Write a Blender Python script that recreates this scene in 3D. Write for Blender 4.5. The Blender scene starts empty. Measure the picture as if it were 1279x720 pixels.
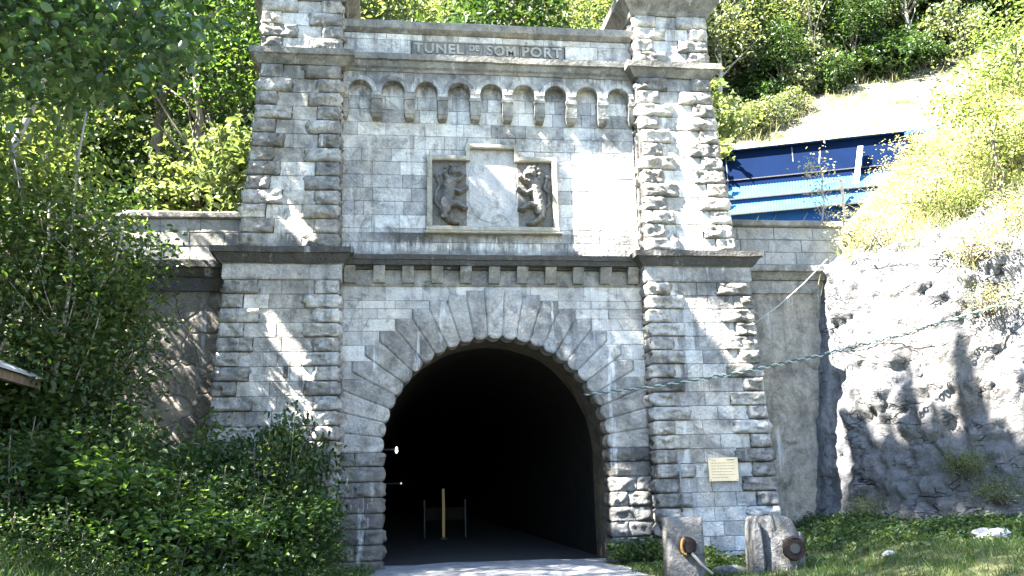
import bpy, bmesh, math, random
import numpy as np
from mathutils import Vector, Matrix, noise as mn

random.seed(7)
SC = bpy.context.scene
COL = SC.collection
PI = math.pi
R = math.radians

# light travels along LD (from the left, a little from the front, steeply down)
LD = np.array([0.62, 0.24, -0.76]); LD /= np.linalg.norm(LD)

# ------------------------------------------------------------------ helpers
def link(o):
    COL.objects.link(o)
    return o

def thing(name, label, cat, loc=(0, 0, 0), rz=0, group=None, kind=None):
    o = link(bpy.data.objects.new(name, None))
    o.empty_display_size = 0.2
    o.location = loc
    o.rotation_euler = (0, 0, rz)
    tag(o, label, cat, group, kind)
    return o

def tag(o, label=None, cat=None, group=None, kind=None):
    if label: o['label'] = label
    if cat: o['category'] = cat
    if group: o['group'] = group
    if kind: o['kind'] = kind
    return o

class MB:
    """collects polygons"""
    def __init__(self):
        self.v = []; self.f = []; self.m = []
    def add(self, vs, fs, mat=0):
        b = len(self.v)
        self.v += [tuple(p) for p in vs]
        self.f += [tuple(i + b for i in f) for f in fs]
        self.m += [mat] * len(fs)
    def box(self, x0, x1, y0, y1, z0, z1, mat=0):
        vs = [(x0,y0,z0),(x1,y0,z0),(x1,y1,z0),(x0,y1,z0),(x0,y0,z1),(x1,y0,z1),(x1,y1,z1),(x0,y1,z1)]
        fs = [(0,3,2,1),(4,5,6,7),(0,1,5,4),(1,2,6,5),(2,3,7,6),(3,0,4,7)]
        self.add(vs, fs, mat)
    def rough(self, amp, scale=3.0, seed=0.0):
        out = []
        for p in self.v:
            q = Vector(p) * scale + Vector((seed, seed * 1.7, seed * .3))
            d = mn.noise_vector(q) + .5 * mn.noise_vector(q * 2.7)
            out.append((p[0] + d.x * amp, p[1] + d.y * amp, p[2] + d.z * amp))
        self.v = out
    def build(self, name, mats, parent=None, smooth=False):
        if not isinstance(mats, (list, tuple)): mats = [mats]
        me = bpy.data.meshes.new(name)
        me.from_pydata(self.v, [], self.f)
        for m in mats: me.materials.append(m)
        if len(mats) > 1: me.polygons.foreach_set('material_index', self.m)
        if smooth: me.polygons.foreach_set('use_smooth', [True] * len(me.polygons))
        me.update()
        o = link(bpy.data.objects.new(name, me))
        if parent is not None: o.parent = parent
        return o

def np_mesh(name, V, Q, mats, parent=None, smooth=False, mi=None):
    """V (n,3) array, Q (m,4) array of quads"""
    me = bpy.data.meshes.new(name)
    V = np.asarray(V, dtype=np.float32); Q = np.asarray(Q, dtype=np.int32)
    me.vertices.add(len(V)); me.vertices.foreach_set('co', V.ravel())
    me.loops.add(Q.size); me.loops.foreach_set('vertex_index', Q.ravel())
    me.polygons.add(len(Q))
    me.polygons.foreach_set('loop_start', np.arange(0, Q.size, Q.shape[1], dtype=np.int32))
    me.polygons.foreach_set('loop_total', np.full(len(Q), Q.shape[1], dtype=np.int32))
    if smooth: me.polygons.foreach_set('use_smooth', np.ones(len(Q), dtype=bool))
    if not isinstance(mats, (list, tuple)): mats = [mats]
    for m in mats: me.materials.append(m)
    if mi is not None: me.polygons.foreach_set('material_index', np.asarray(mi, dtype=np.int32))
    me.update(calc_edges=True); me.validate()
    o = link(bpy.data.objects.new(name, me))
    if parent is not None: o.parent = parent
    return o

def tube(mb, pts, radii, n=7, mat=0, cap=True):
    pts = [Vector(p) for p in pts]
    rings = []
    up = Vector((0.13, 0.27, 1)).normalized()
    for i, p in enumerate(pts):
        d = (pts[min(i + 1, len(pts) - 1)] - pts[max(i - 1, 0)])
        if d.length < 1e-6: d = Vector((0, 0, 1))
        d.normalize()
        a = d.cross(up)
        if a.length < .05: a = d.cross(Vector((1, 0, 0)))
        a.normalize(); b = d.cross(a)
        r = radii[i] if hasattr(radii, '__len__') else radii
        rings.append([p + (a * math.cos(2*PI*k/n) + b * math.sin(2*PI*k/n)) * r for k in range(n)])
    vs = [q for rg in rings for q in rg]
    fs = []
    for i in range(len(rings) - 1):
        for k in range(n):
            fs.append((i*n+k, i*n+(k+1) % n, (i+1)*n+(k+1) % n, (i+1)*n+k))
    if cap:
        fs.append(tuple(range(n - 1, -1, -1))); e = (len(rings)-1)*n
        fs.append(tuple(range(e, e + n)))
    mb.add(vs, fs, mat)

# ------------------------------------------------------------------ materials
def nodes(name):
    m = bpy.data.materials.new(name); m.use_nodes = True
    nt = m.node_tree; nt.nodes.clear()
    out = nt.nodes.new('ShaderNodeOutputMaterial')
    def N(t, **kw):
        n = nt.nodes.new(t)
        for k, v in kw.items():
            if k.startswith('i_'): n.inputs[k[2:].replace('_', ' ')].default_value = v
            else: setattr(n, k, v)
        return n
    return m, nt, out, N, nt.links.new

def ramp(nt, stops):
    r = nt.nodes.new('ShaderNodeValToRGB')
    el = r.color_ramp.elements
    while len(el) < len(stops): el.new(0.5)
    for e, (p, c) in zip(el, stops):
        e.position = p
        e.color = (c, c, c, 1) if not hasattr(c, '__len__') else (*c, 1)
    return r

def mixc(nt, a, b, fac, mode='MIX'):
    n = nt.nodes.new('ShaderNodeMix'); n.data_type = 'RGBA'; n.blend_type = mode
    n.clamp_factor = True
    for sock, val in ((n.inputs['A'], a), (n.inputs['B'], b)):
        if hasattr(val, 'is_output'): nt.links.new(val, sock)
        else: sock.default_value = (*val, 1)
    if hasattr(fac, 'is_output'): nt.links.new(fac, n.inputs['Factor'])
    else: n.inputs['Factor'].default_value = fac
    return n.outputs['Result']

def stone(name, light, dark, stain_shade_col=(.062,.061,.058), stain=.5, streak=.4, white=.25, bump=.5, grain=14.0,
          island=.5, rubble=False, bands=(), cracks=False):
    """weathered masonry: block-to-block tone, mottling, dark lichen blotches, rain streaks, pale lime runs"""
    m, nt, out, N, L = nodes(name)
    geo = N('ShaderNodeNewGeometry')
    pos = geo.outputs['Position']
    def nz(scale, detail=5, rough=.6, src=None, dist=0.0):
        n = N('ShaderNodeTexNoise'); n.inputs['Scale'].default_value = scale
        n.inputs['Detail'].default_value = detail; n.inputs['Roughness'].default_value = rough
        n.inputs['Distortion'].default_value = dist
        L(src if src else pos, n.inputs['Vector']); return n.outputs['Fac']
    def stretch(sx, sy, sz):
        mp = N('ShaderNodeMapping'); mp.inputs['Scale'].default_value = (sx, sy, sz)
        L(pos, mp.inputs['Vector']); return mp.outputs['Vector']
    # per-block tone
    rnd = geo.outputs['Random Per Island']
    med = nz(3.2, 6, .65)
    tone = N('ShaderNodeMath', operation='MULTIPLY_ADD'); L(rnd, tone.inputs[0]); tone.inputs[1].default_value = island
    sub = N('ShaderNodeMath', operation='MULTIPLY_ADD'); L(med, sub.inputs[0]); sub.inputs[1].default_value = 1.3
    sub.inputs[2].default_value = -.15 - island * .5
    L(sub.outputs[0], tone.inputs[2]); tone.use_clamp = True
    col = mixc(nt, dark, light, tone.outputs[0])
    # fine grain
    fg = ramp(nt, [(.3, .62), (.7, 1.15)]); L(nz(grain * 2.2, 5, .75), fg.inputs['Fac'])
    col = mixc(nt, col, fg.outputs['Color'], .85, 'MULTIPLY')
    pt = ramp(nt, [(.32, .34), (.47, 1.0), (.70, 1.16)]); L(nz(2.1, 8, .72, dist=1.2), pt.inputs['Fac'])
    col = mixc(nt, col, pt.outputs['Color'], .85, 'MULTIPLY')
    # warm / cool drift
    wc = ramp(nt, [(.35, (1.06, 1.0, .9)), (.65, (.94, 1.0, 1.08))]); L(nz(.55, 3), wc.inputs['Fac'])
    col = mixc(nt, col, wc.outputs['Color'], .75, 'MULTIPLY')
    # dark blotches
    if stain > 0:
        sr = ramp(nt, [(.62 - .22 * stain, 0.0), (.74 - .1 * stain, min(1, .45 + stain * .5))])
        L(nz(.9, 9, .72, dist=.6), sr.inputs['Fac'])
        col = mixc(nt, col, stain_shade_col, sr.outputs['Color'])
    # rain streaks
    if streak > 0:
        k = ramp(nt, [(.53, 0.0), (.72, streak)]); L(nz(1.0, 6, .6, stretch(4.5, 4.5, .28)), k.inputs['Fac'])
        g = ramp(nt, [(.42, 0.0), (.6, 1.0)]); L(nz(.5, 3), g.inputs['Fac'])
        mu = N('ShaderNodeMath', operation='MULTIPLY'); L(k.outputs['Color'], mu.inputs[0]); L(g.outputs['Color'], mu.inputs[1])
        col = mixc(nt, col, stain_shade_col, mu.outputs[0])
    for (zl, zh, st) in bands:      # soot and lichen over ledges, dark streaks under them, painted shade on the rock foot: ragged, strongest at zl, gone at zh
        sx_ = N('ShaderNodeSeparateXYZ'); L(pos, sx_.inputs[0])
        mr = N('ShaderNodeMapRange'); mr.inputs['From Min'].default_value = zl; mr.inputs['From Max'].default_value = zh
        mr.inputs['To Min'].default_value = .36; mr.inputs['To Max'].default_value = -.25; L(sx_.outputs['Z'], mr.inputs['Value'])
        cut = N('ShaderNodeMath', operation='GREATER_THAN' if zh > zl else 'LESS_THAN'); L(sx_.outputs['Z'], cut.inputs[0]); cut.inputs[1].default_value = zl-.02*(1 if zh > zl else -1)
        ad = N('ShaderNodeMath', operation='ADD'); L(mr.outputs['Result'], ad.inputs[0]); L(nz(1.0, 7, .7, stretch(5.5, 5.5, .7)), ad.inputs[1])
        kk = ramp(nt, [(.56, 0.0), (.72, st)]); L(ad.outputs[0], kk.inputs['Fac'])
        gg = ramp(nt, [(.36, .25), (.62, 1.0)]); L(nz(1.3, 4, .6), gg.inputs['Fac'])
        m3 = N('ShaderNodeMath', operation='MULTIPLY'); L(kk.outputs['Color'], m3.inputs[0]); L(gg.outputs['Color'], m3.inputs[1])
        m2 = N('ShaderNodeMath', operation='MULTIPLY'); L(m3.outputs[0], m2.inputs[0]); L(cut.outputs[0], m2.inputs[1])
        col = mixc(nt, col, stain_shade_col, m2.outputs[0])
    if white > 0:
        k = ramp(nt, [(.6, 0.0), (.7, white)]); L(nz(1.0, 6, .65, stretch(3.1, 3.1, .4)), k.inputs['Fac'])
        col = mixc(nt, col, (.62, .63, .63), k.outputs['Color'])
    b = N('ShaderNodeBsdfPrincipled'); b.inputs['Roughness'].default_value = .93
    b.inputs['Specular IOR Level'].default_value = .15
    hsum = N('ShaderNodeMath', operation='ADD')
    L(nz(grain, 7, .65), hsum.inputs[0]); L(nz(grain * .25, 5, .6), hsum.inputs[1])
    height = hsum.outputs[0]
    if rubble:
        vo = N('ShaderNodeTexVoronoi', feature='DISTANCE_TO_EDGE'); vo.inputs['Scale'].default_value = 1.5
        wv = N('ShaderNodeVectorMath', operation='ADD'); L(pos, wv.inputs[0])
        nn = N('ShaderNodeTexNoise'); nn.inputs['Scale'].default_value = 1.6; L(pos, nn.inputs['Vector'])
        sc = N('ShaderNodeVectorMath', operation='SCALE'); sc.inputs['Scale'].default_value = .5; L(nn.outputs['Color'], sc.inputs[0])
        L(sc.outputs[0], wv.inputs[1]); L(wv.outputs[0], vo.inputs['Vector'])
        er = ramp(nt, [(.0, 0.0), (.06, 1.0)]); L(vo.outputs['Distance'], er.inputs['Fac'])
        v2 = N('ShaderNodeTexVoronoi'); v2.inputs['Scale'].default_value = 1.5; L(wv.outputs[0], v2.inputs['Vector'])
        bw = N('ShaderNodeRGBToBW'); L(v2.outputs['Color'], bw.inputs[0])
        tr = ramp(nt, [(.2, .62), (.8, 1.2)]); L(bw.outputs[0], tr.inputs['Fac'])
        col = mixc(nt, col, tr.outputs['Color'], .9, 'MULTIPLY')
        col = mixc(nt, (.2, .185, .16), col, er.outputs['Color'])
        h2 = N('ShaderNodeMath', operation='MULTIPLY_ADD'); L(er.outputs['Color'], h2.inputs[0]); h2.inputs[1].default_value = 1.2
        L(height, h2.inputs[2]); height = h2.outputs[0]
    if cracks:      # fractures along tilted bedding planes
        mp = N('ShaderNodeMapping'); mp.inputs['Rotation'].default_value = (.35, .55, .2); mp.inputs['Scale'].default_value = (.9, .9, 2.3)
        L(pos, mp.inputs['Vector'])
        nn = N('ShaderNodeTexNoise'); nn.inputs['Scale'].default_value = 1.3; nn.inputs['Detail'].default_value = 5; L(mp.outputs[0], nn.inputs['Vector'])
        sc = N('ShaderNodeVectorMath', operation='SCALE'); sc.inputs['Scale'].default_value = .9; L(nn.outputs['Color'], sc.inputs[0])
        wv = N('ShaderNodeVectorMath', operation='ADD'); L(mp.outputs[0], wv.inputs[0]); L(sc.outputs[0], wv.inputs[1])
        for scl, wd, amt in ((.9, .04, .95), (2.4, .05, .7)):
            vo = N('ShaderNodeTexVoronoi', feature='DISTANCE_TO_EDGE'); vo.inputs['Scale'].default_value = scl; L(wv.outputs[0], vo.inputs['Vector'])
            er = ramp(nt, [(.0, 1.0), (wd, 0.0)]); L(vo.outputs['Distance'], er.inputs['Fac'])
            gt = ramp(nt, [(.52, 0.0), (.62, amt)]); L(nz(.8*scl, 4, .6), gt.inputs['Fac'])
            mm = N('ShaderNodeMath', operation='MULTIPLY'); L(er.outputs['Color'], mm.inputs[0]); L(gt.outputs['Color'], mm.inputs[1])
            col = mixc(nt, col, (.012, .012, .013), mm.outputs[0])
            h3 = N('ShaderNodeMath', operation='MULTIPLY_ADD'); L(mm.outputs[0], h3.inputs[0]); h3.inputs[1].default_value = -1.6; L(height, h3.inputs[2]); height = h3.outputs[0]
    L(col, b.inputs['Base Color'])
    bp = N('ShaderNodeBump'); bp.inputs['Strength'].default_value = bump; bp.inputs['Distance'].default_value = .055
    L(height, bp.inputs['Height']); L(bp.outputs['Normal'], b.inputs['Normal'])
    L(b.outputs[0], out.inputs['Surface'])
    return m

def leafmat(name, cols, trans=.45, tcol=None, gloss=.35):
    m, nt, out, N, L = nodes(name)
    geo = N('ShaderNodeNewGeometry')
    n = len(cols)
    r = ramp(nt, [(i / max(1, n - 1), c) for i, c in enumerate(cols)])
    L(geo.outputs['Random Per Island'], r.inputs['Fac'])
    nz = N('ShaderNodeTexNoise'); nz.inputs['Scale'].default_value = .7; nz.inputs['Detail'].default_value = 3
    L(geo.outputs['Position'], nz.inputs['Vector'])
    vr = ramp(nt, [(.32, (.62, .68, .7)), (.68, (1.3, 1.2, .95))]); L(nz.outputs['Fac'], vr.inputs['Fac'])
    col = mixc(nt, r.outputs['Color'], vr.outputs['Color'], .8, 'MULTIPLY')
    b = N('ShaderNodeBsdfPrincipled'); b.inputs['Roughness'].default_value = .42
    b.inputs['Specular IOR Level'].default_value = gloss
    L(col, b.inputs['Base Color'])
    t = N('ShaderNodeBsdfTranslucent')
    tc = mixc(nt, col, tcol or (1.75, 1.85, .72), 1.0, 'MULTIPLY')
    L(tc, t.inputs['Color'])
    mx = N('ShaderNodeMixShader'); mx.inputs[0].default_value = trans
    L(b.outputs[0], mx.inputs[1]); L(t.outputs[0], mx.inputs[2])
    L(mx.outputs[0], out.inputs['Surface'])
    return m

def plain(name, col, rough=.7, metal=0.0, var=.35, scale=9.0, bump=.2, col2=None, stretchz=1.0, spec=.5):
    m, nt, out, N, L = nodes(name)
    geo = N('ShaderNodeNewGeometry')
    mp = N('ShaderNodeMapping'); mp.inputs['Scale'].default_value = (1, 1, stretchz); L(geo.outputs['Position'], mp.inputs['Vector'])
    nz = N('ShaderNodeTexNoise'); nz.inputs['Scale'].default_value = scale; nz.inputs['Detail'].default_value = 6
    nz.inputs['Roughness'].default_value = .65
    L(mp.outputs['Vector'], nz.inputs['Vector'])
    c2 = col2 or tuple(c * (1 - var) for c in col)
    r = ramp(nt, [(.35, c2), (.65, col)]); L(nz.outputs['Fac'], r.inputs['Fac'])
    b = N('ShaderNodeBsdfPrincipled'); b.inputs['Roughness'].default_value = rough; b.inputs['Metallic'].default_value = metal
    b.inputs['Specular IOR Level'].default_value = spec
    L(r.outputs['Color'], b.inputs['Base Color'])
    bp = N('ShaderNodeBump'); bp.inputs['Strength'].default_value = bump; bp.inputs['Distance'].default_value = .02
    L(nz.outputs['Fac'], bp.inputs['Height']); L(bp.outputs['Normal'], b.inputs['Normal'])
    L(b.outputs[0], out.inputs['Surface'])
    return m

def emit(name, col, s):
    m, nt, out, N, L = nodes(name)
    e = N('ShaderNodeEmission'); e.inputs['Color'].default_value = (*col, 1); e.inputs['Strength'].default_value = s
    L(e.outputs[0], out.inputs['Surface'])
    return m

def ground_mat(name, stops, scale, fine, bump=.6, dist=.04, layers=None):
    m, nt, out, N, L = nodes(name)
    geo = N('ShaderNodeNewGeometry')
    nz = N('ShaderNodeTexNoise'); nz.inputs['Scale'].default_value = scale; nz.inputs['Detail'].default_value = 9
    nz.inputs['Roughness'].default_value = .68
    L(geo.outputs['Position'], nz.inputs['Vector'])
    r = ramp(nt, stops); L(nz.outputs['Fac'], r.inputs['Fac'])
    n2 = N('ShaderNodeTexNoise'); n2.inputs['Scale'].default_value = fine; n2.inputs['Detail'].default_value = 5
    L(geo.outputs['Position'], n2.inputs['Vector'])
    r2 = ramp(nt, [(.3, .6), (.7, 1.25)]); L(n2.outputs['Fac'], r2.inputs['Fac'])
    col = mixc(nt, r.outputs['Color'], r2.outputs['Color'], .8, 'MULTIPLY')
    b = N('ShaderNodeBsdfPrincipled'); b.inputs['Roughness'].default_value = .95
    b.inputs['Specular IOR Level'].default_value = .1
    L(col, b.inputs['Base Color'])
    ad = N('ShaderNodeMath', operation='ADD'); L(nz.outputs['Fac'], ad.inputs[0]); L(n2.outputs['Fac'], ad.inputs[1])
    bp = N('ShaderNodeBump'); bp.inputs['Strength'].default_value = bump; bp.inputs['Distance'].default_value = dist
    L(ad.outputs[0], bp.inputs['Height']); L(bp.outputs['Normal'], b.inputs['Normal'])
    L(b.outputs[0], out.inputs['Surface'])
    return m

M = {}
M['ashlar'] = stone('pale_ashlar', (.66,.645,.60), (.22,.215,.205), stain=.55, streak=1.0, white=.6, bump=.8, island=.75, bands=((6.9,7.45,.85),(7.44,6.7,.95),(11.4,10.0,.75)))
M['spandrel'] = stone('spandrel_ashlar', (.60,.58,.54), (.26,.255,.24), stain=.42, streak=.8, white=.4, bump=.5, island=.6)
M['field'] = stone('pilaster_ashlar', (.64,.62,.575), (.19,.185,.177), stain=.66, streak=1.0, white=.7, bump=.7, island=.6, bands=((6.93,7.7,.8),(11.35,10.2,.8),(6.2,5.3,.6)))
M['quoin'] = stone('rock_faced_stone', (.57,.545,.50), (.13,.126,.118), stain=.85, streak=.8, white=.5, bump=1, grain=8, island=.6)
M['vous'] = stone('blue_grey_stone', (.50,.485,.455), (.12,.118,.115), stain=.7, streak=.8, white=.75, bump=1, grain=8, island=.5)
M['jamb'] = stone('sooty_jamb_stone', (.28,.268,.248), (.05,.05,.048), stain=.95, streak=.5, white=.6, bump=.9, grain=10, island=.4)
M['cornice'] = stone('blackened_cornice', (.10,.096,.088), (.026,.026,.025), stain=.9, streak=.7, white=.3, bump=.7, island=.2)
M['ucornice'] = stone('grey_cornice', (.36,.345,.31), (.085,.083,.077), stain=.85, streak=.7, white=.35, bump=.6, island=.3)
M['corbel'] = stone('lichened_corbel', (.40,.38,.33), (.085,.083,.075), stain=.85, streak=.8, white=.25, bump=.6, island=.5)
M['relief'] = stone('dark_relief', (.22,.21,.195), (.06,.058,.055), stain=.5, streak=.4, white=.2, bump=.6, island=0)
M['frame'] = stone('ochre_frame', (.36,.335,.27), (.19,.18,.15), stain=.35, streak=.3, white=.3, bump=.4, island=0)
M['plate'] = stone('inscription_stone', (.24,.23,.21), (.10,.10,.095), stain=.4, streak=.4, white=.2, bump=.6, island=.6)
M['letters'] = stone('letter_stone', (.38,.365,.335), (.20,.195,.18), stain=.2, streak=.2, white=.3, bump=.5, island=.2)
M['mortar'] = stone('mortar', (.13,.125,.115), (.05,.049,.047), stain=.3, streak=.4, white=.2, bump=.6, island=0)
M['rubble'] = stone('wing_rubble', (.23,.205,.17), (.085,.077,.066), stain=.4, streak=.5, white=.3, bump=.9, grain=9, island=0, rubble=True)
M['render'] = stone('patched_render', (.40,.355,.285), (.11,.097,.078), stain=.55, streak=.7, white=.5, bump=1, grain=6, island=0)
M['wingash'] = stone('wing_ashlar', (.36,.35,.325), (.20,.197,.185), stain=.4, streak=.5, white=.35, bump=.5, island=.5)
M['lining'] = stone('sooty_unlit_lining', (.032,.029,.024), (.011,.011,.010), stain=.5, streak=.3, white=.0, bump=.8, island=0, stain_shade_col=(.006,.006,.006))  # near-black tone also paints the tunnel's unlit depth into the colour
M['block'] = stone('weathered_block', (.22,.215,.205), (.075,.074,.072), stain=.6, streak=.5, white=.35, bump=.9, grain=18, island=0)
M['shield'] = stone('worn_shield', (.47,.46,.44), (.28,.275,.265), stain=.35, streak=.3, white=.4, bump=.4, island=0)
M['rock'] = stone('limestone_rock', (.150,.148,.146), (.098,.099,.104), stain=.14, bands=((.2,4.8,.5),), cracks=True, streak=.1, white=.04, bump=1.0, grain=7, island=0, stain_shade_col=(.042,.044,.05))  # bands paint the cast shade at the rock foot into the colour
M['boulder'] = stone('boulder', (.45,.44,.42), (.25,.25,.24), stain=.2, streak=0, white=.2, bump=.9, island=0)
M['bark'] = plain('bark', (.17,.145,.115), .95, var=.6, scale=5, bump=1, stretchz=.3)
M['palebark'] = plain('pale_bark', (.34,.31,.27), .95, var=.55, scale=4, bump=.8, stretchz=.4)
M['rust'] = plain('rust', (.017,.008,.005), .9, var=.6, scale=22, bump=.8)
M['rusty_yellow'] = plain('ochre_rust', (.24,.13,.03), .85, var=.5, scale=25, bump=.6)
M['iron'] = plain('dark_iron', (.03,.03,.032), .6, var=.4)
M['steel'] = plain('grey_steel', (.22,.23,.24), .5, .5, var=.4)
M['gravel'] = ground_mat('gravel', [(.3, (.15,.155,.16)), (.5, (.24,.24,.24)), (.7, (.33,.325,.31))], 2.0, 45, .8, .03)
M['tunnel_floor'] = plain('dark_tunnel_floor', (.011,.011,.0105), .95, var=.4, scale=6)  # darkened to put the shade inside the tunnel into the floor colour
M['soil'] = ground_mat('soil', [(.3, (.045,.05,.022)), (.5, (.075,.085,.03)), (.72, (.13,.115,.07))], 1.4, 22, .9, .05)
M['hill'] = ground_mat('dry_hillside', [(.36, (.028,.034,.014)), (.48, (.10,.092,.058)), (.66, (.22,.205,.15))], .5, 7, .9, .12)

# leaves
M['leaf_shade'] = leafmat('leaf_shade', [(.034,.066,.022), (.048,.088,.028), (.072,.112,.036)], .42)
M['leaf_maple'] = leafmat('leaf_maple', [(.028,.058,.026), (.04,.08,.032), (.06,.11,.04)], .4, gloss=.5)
M['leaf_bush'] = leafmat('leaf_bush', [(.020,.045,.015), (.031,.063,.020), (.055,.098,.030), (.040,.070,.036), (.11,.125,.042)], .38)
M['leaf_mid'] = leafmat('leaf_mid', [(.031,.063,.019), (.048,.09,.027), (.082,.13,.042)], .42, tcol=(1.9,2.1,.8))
M['leaf_pale'] = leafmat('leaf_pale', [(.085,.115,.05), (.11,.14,.06), (.15,.17,.08)], .42, tcol=(1.6,1.7,.95))
M['leaf_lime'] = leafmat('leaf_lime', [(.085,.125,.04), (.115,.15,.05), (.15,.175,.065)], .45, tcol=(1.6,1.7,.9))
M['leaf_grey'] = leafmat('leaf_grey', [(.10,.125,.085), (.14,.165,.11), (.18,.19,.13)], .3)
M['leaf_dark'] = leafmat('leaf_dark', [(.020,.042,.015), (.030,.060,.020), (.05,.078,.025)], .3)
M['leaf_dry'] = leafmat('leaf_dry', [(.30,.285,.17), (.36,.34,.21), (.27,.28,.15)], .4, tcol=(1.2,1.2,.95))
M['grass'] = leafmat('grass_blade', [(.034,.07,.020), (.046,.09,.026), (.10,.12,.05)], .4)
M['drygrass'] = leafmat('dry_grass', [(.34,.32,.21), (.38,.355,.24), (.24,.27,.13), (.16,.20,.08)], .35, tcol=(1.3,1.3,.9))

# ------------------------------------------------------------------ masonry primitives
def inset_poly(poly, d):
    n = len(poly); out = []
    for i in range(n):
        p0, p1, p2 = poly[i-1], poly[i], poly[(i+1) % n]
        def nrm(a, b):
            dx, dy = b[0]-a[0], b[1]-a[1]; l = math.hypot(dx, dy) or 1e-9
            return (-dy/l, dx/l)
        n1, n2 = nrm(p0, p1), nrm(p1, p2)
        k = 1 + n1[0]*n2[0] + n1[1]*n2[1]
        k = max(k, .3)
        out.append((p1[0] + d*(n1[0]+n2[0])/k, p1[1] + d*(n1[1]+n2[1])/k))
    return out

def pblock(mb, poly, front, depth, chamf=.018, gap=.008, fmap=None, mat=0, jitter=.004):
    """a dressed stone: CCW polygon in (u, z), front face at y=front (towards -y), with chamfered arrises"""
    a = sum(poly[i-1][0]*poly[i][1]-poly[i][0]*poly[i-1][1] for i in range(len(poly)))
    if a < 0: poly = poly[::-1]
    p1 = inset_poly(poly, gap); p2 = inset_poly(poly, gap + chamf)
    n = len(poly)
    dy = random.uniform(-jitter, jitter)
    f = front + dy
    vs = [(p[0], f + depth, p[1]) for p in p1] + [(p[0], f + chamf*.7, p[1]) for p in p1] + \
         [(p[0] + random.uniform(-.003,.003), f + random.uniform(-.003,.003), p[1] + random.uniform(-.003,.003)) for p in p2]
    if fmap: vs = [fmap(v) for v in vs]
    fs = [tuple(range(2*n, 3*n))]
    for i in range(n):
        j = (i+1) % n
        fs.append((i, j, n+j, n+i)); fs.append((n+i, n+j, 2*n+j, 2*n+i))
    mb.add(vs, fs, mat)

def _cube_template(k):
    bm = bmesh.new(); bmesh.ops.create_cube(bm, size=2)
    bmesh.ops.subdivide_edges(bm, edges=bm.edges[:], cuts=k, use_grid_fill=True)
    bm.verts.ensure_lookup_table()
    v = [tuple(x.co) for x in bm.verts]; f = [tuple(x.index for x in q.verts) for q in bm.faces]
    bm.free(); return v, f
TPL = _cube_template(5)
TPL3 = _cube_template(9)
TPLQ = _cube_template(9)

def rblock(mb, x0, x1, y0, y1, z0, z1, bulge=.05, nz=.03, tpl=None, fmap=None, mat=0, gap=.008, nscale=4.5):
    """a rock-faced stone: drafted edges, pillowed and broken face"""
    vs, fs = tpl or TPL
    cx, cy, cz = (x0+x1)/2, (y0+y1)/2, (z0+z1)/2
    hx, hy, hz = (x1-x0)/2-gap, (y1-y0)/2, (z1-z0)/2-gap
    off = random.uniform(0, 60)
    bl = bulge * random.uniform(.6, 1.25)
    out = []
    for (a, b, c) in vs:
        ea, eb, ec = (1-abs(a)**7), (1-abs(b)**7), (1-abs(c)**6)
        wx, wy, wz = eb*ec, ea*ec, ea*eb
        q = Vector((cx + a*hx, cy + b*hy, cz + c*hz))
        s = mn.noise(q*nscale + Vector((off, 0, 0))) + .6*mn.noise(q*nscale*2.3 + Vector((0, off, 0)))
        dd_, pp_ = mn.voronoi(q*6.0 + Vector((off, 0, off)))
        s = .55*s + 1.0*mn.noise(pp_[0]*4.7)
        e = bl + nz*s*1.6
        q.x += (1 if a > .99 else -1 if a < -.99 else 0) * wx * e
        q.y += (1 if b > .99 else -1 if b < -.99 else 0) * wy * e
        q.z += (1 if c > .99 else -1 if c < -.99 else 0) * wz * e * .12
        v = mn.noise_vector(q*5.0 + Vector((off, off, 0))) * .010
        q += v
        out.append(fmap(q) if fmap else tuple(q))
    mb.add(out, fs, mat)

def loft(mb, levels, n=30, m=6, mat=0):
    """stack of rectangles (z, x0, x1, y0, y1): mouldings returning round three sides; long edges are divided"""
    rings = []
    for (z, x0, x1, y0, y1) in levels:
        r = [(x0 + (x1-x0)*i/n, y0, z) for i in range(n)] + [(x1, y0 + (y1-y0)*i/m, z) for i in range(m)] + \
            [(x1 + (x0-x1)*i/n, y1, z) for i in range(n)] + [(x0, y1 + (y0-y1)*i/m, z) for i in range(m)]
        rings.append(r)
    k = len(rings[0]); vs = [p for r in rings for p in r]; fs = []
    for i in range(len(rings)-1):
        for j in range(k):
            fs.append((i*k+j, i*k+(j+1) % k, (i+1)*k+(j+1) % k, (i+1)*k+j))
    e = (len(rings)-1)*k
    fs.append(tuple(range(k-1, -1, -1))); fs.append(tuple(range(e, e+k)))
    mb.add(vs, fs, mat)

# ------------------------------------------------------------------ leaves and trees
RNG = np.random.default_rng(11)

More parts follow.
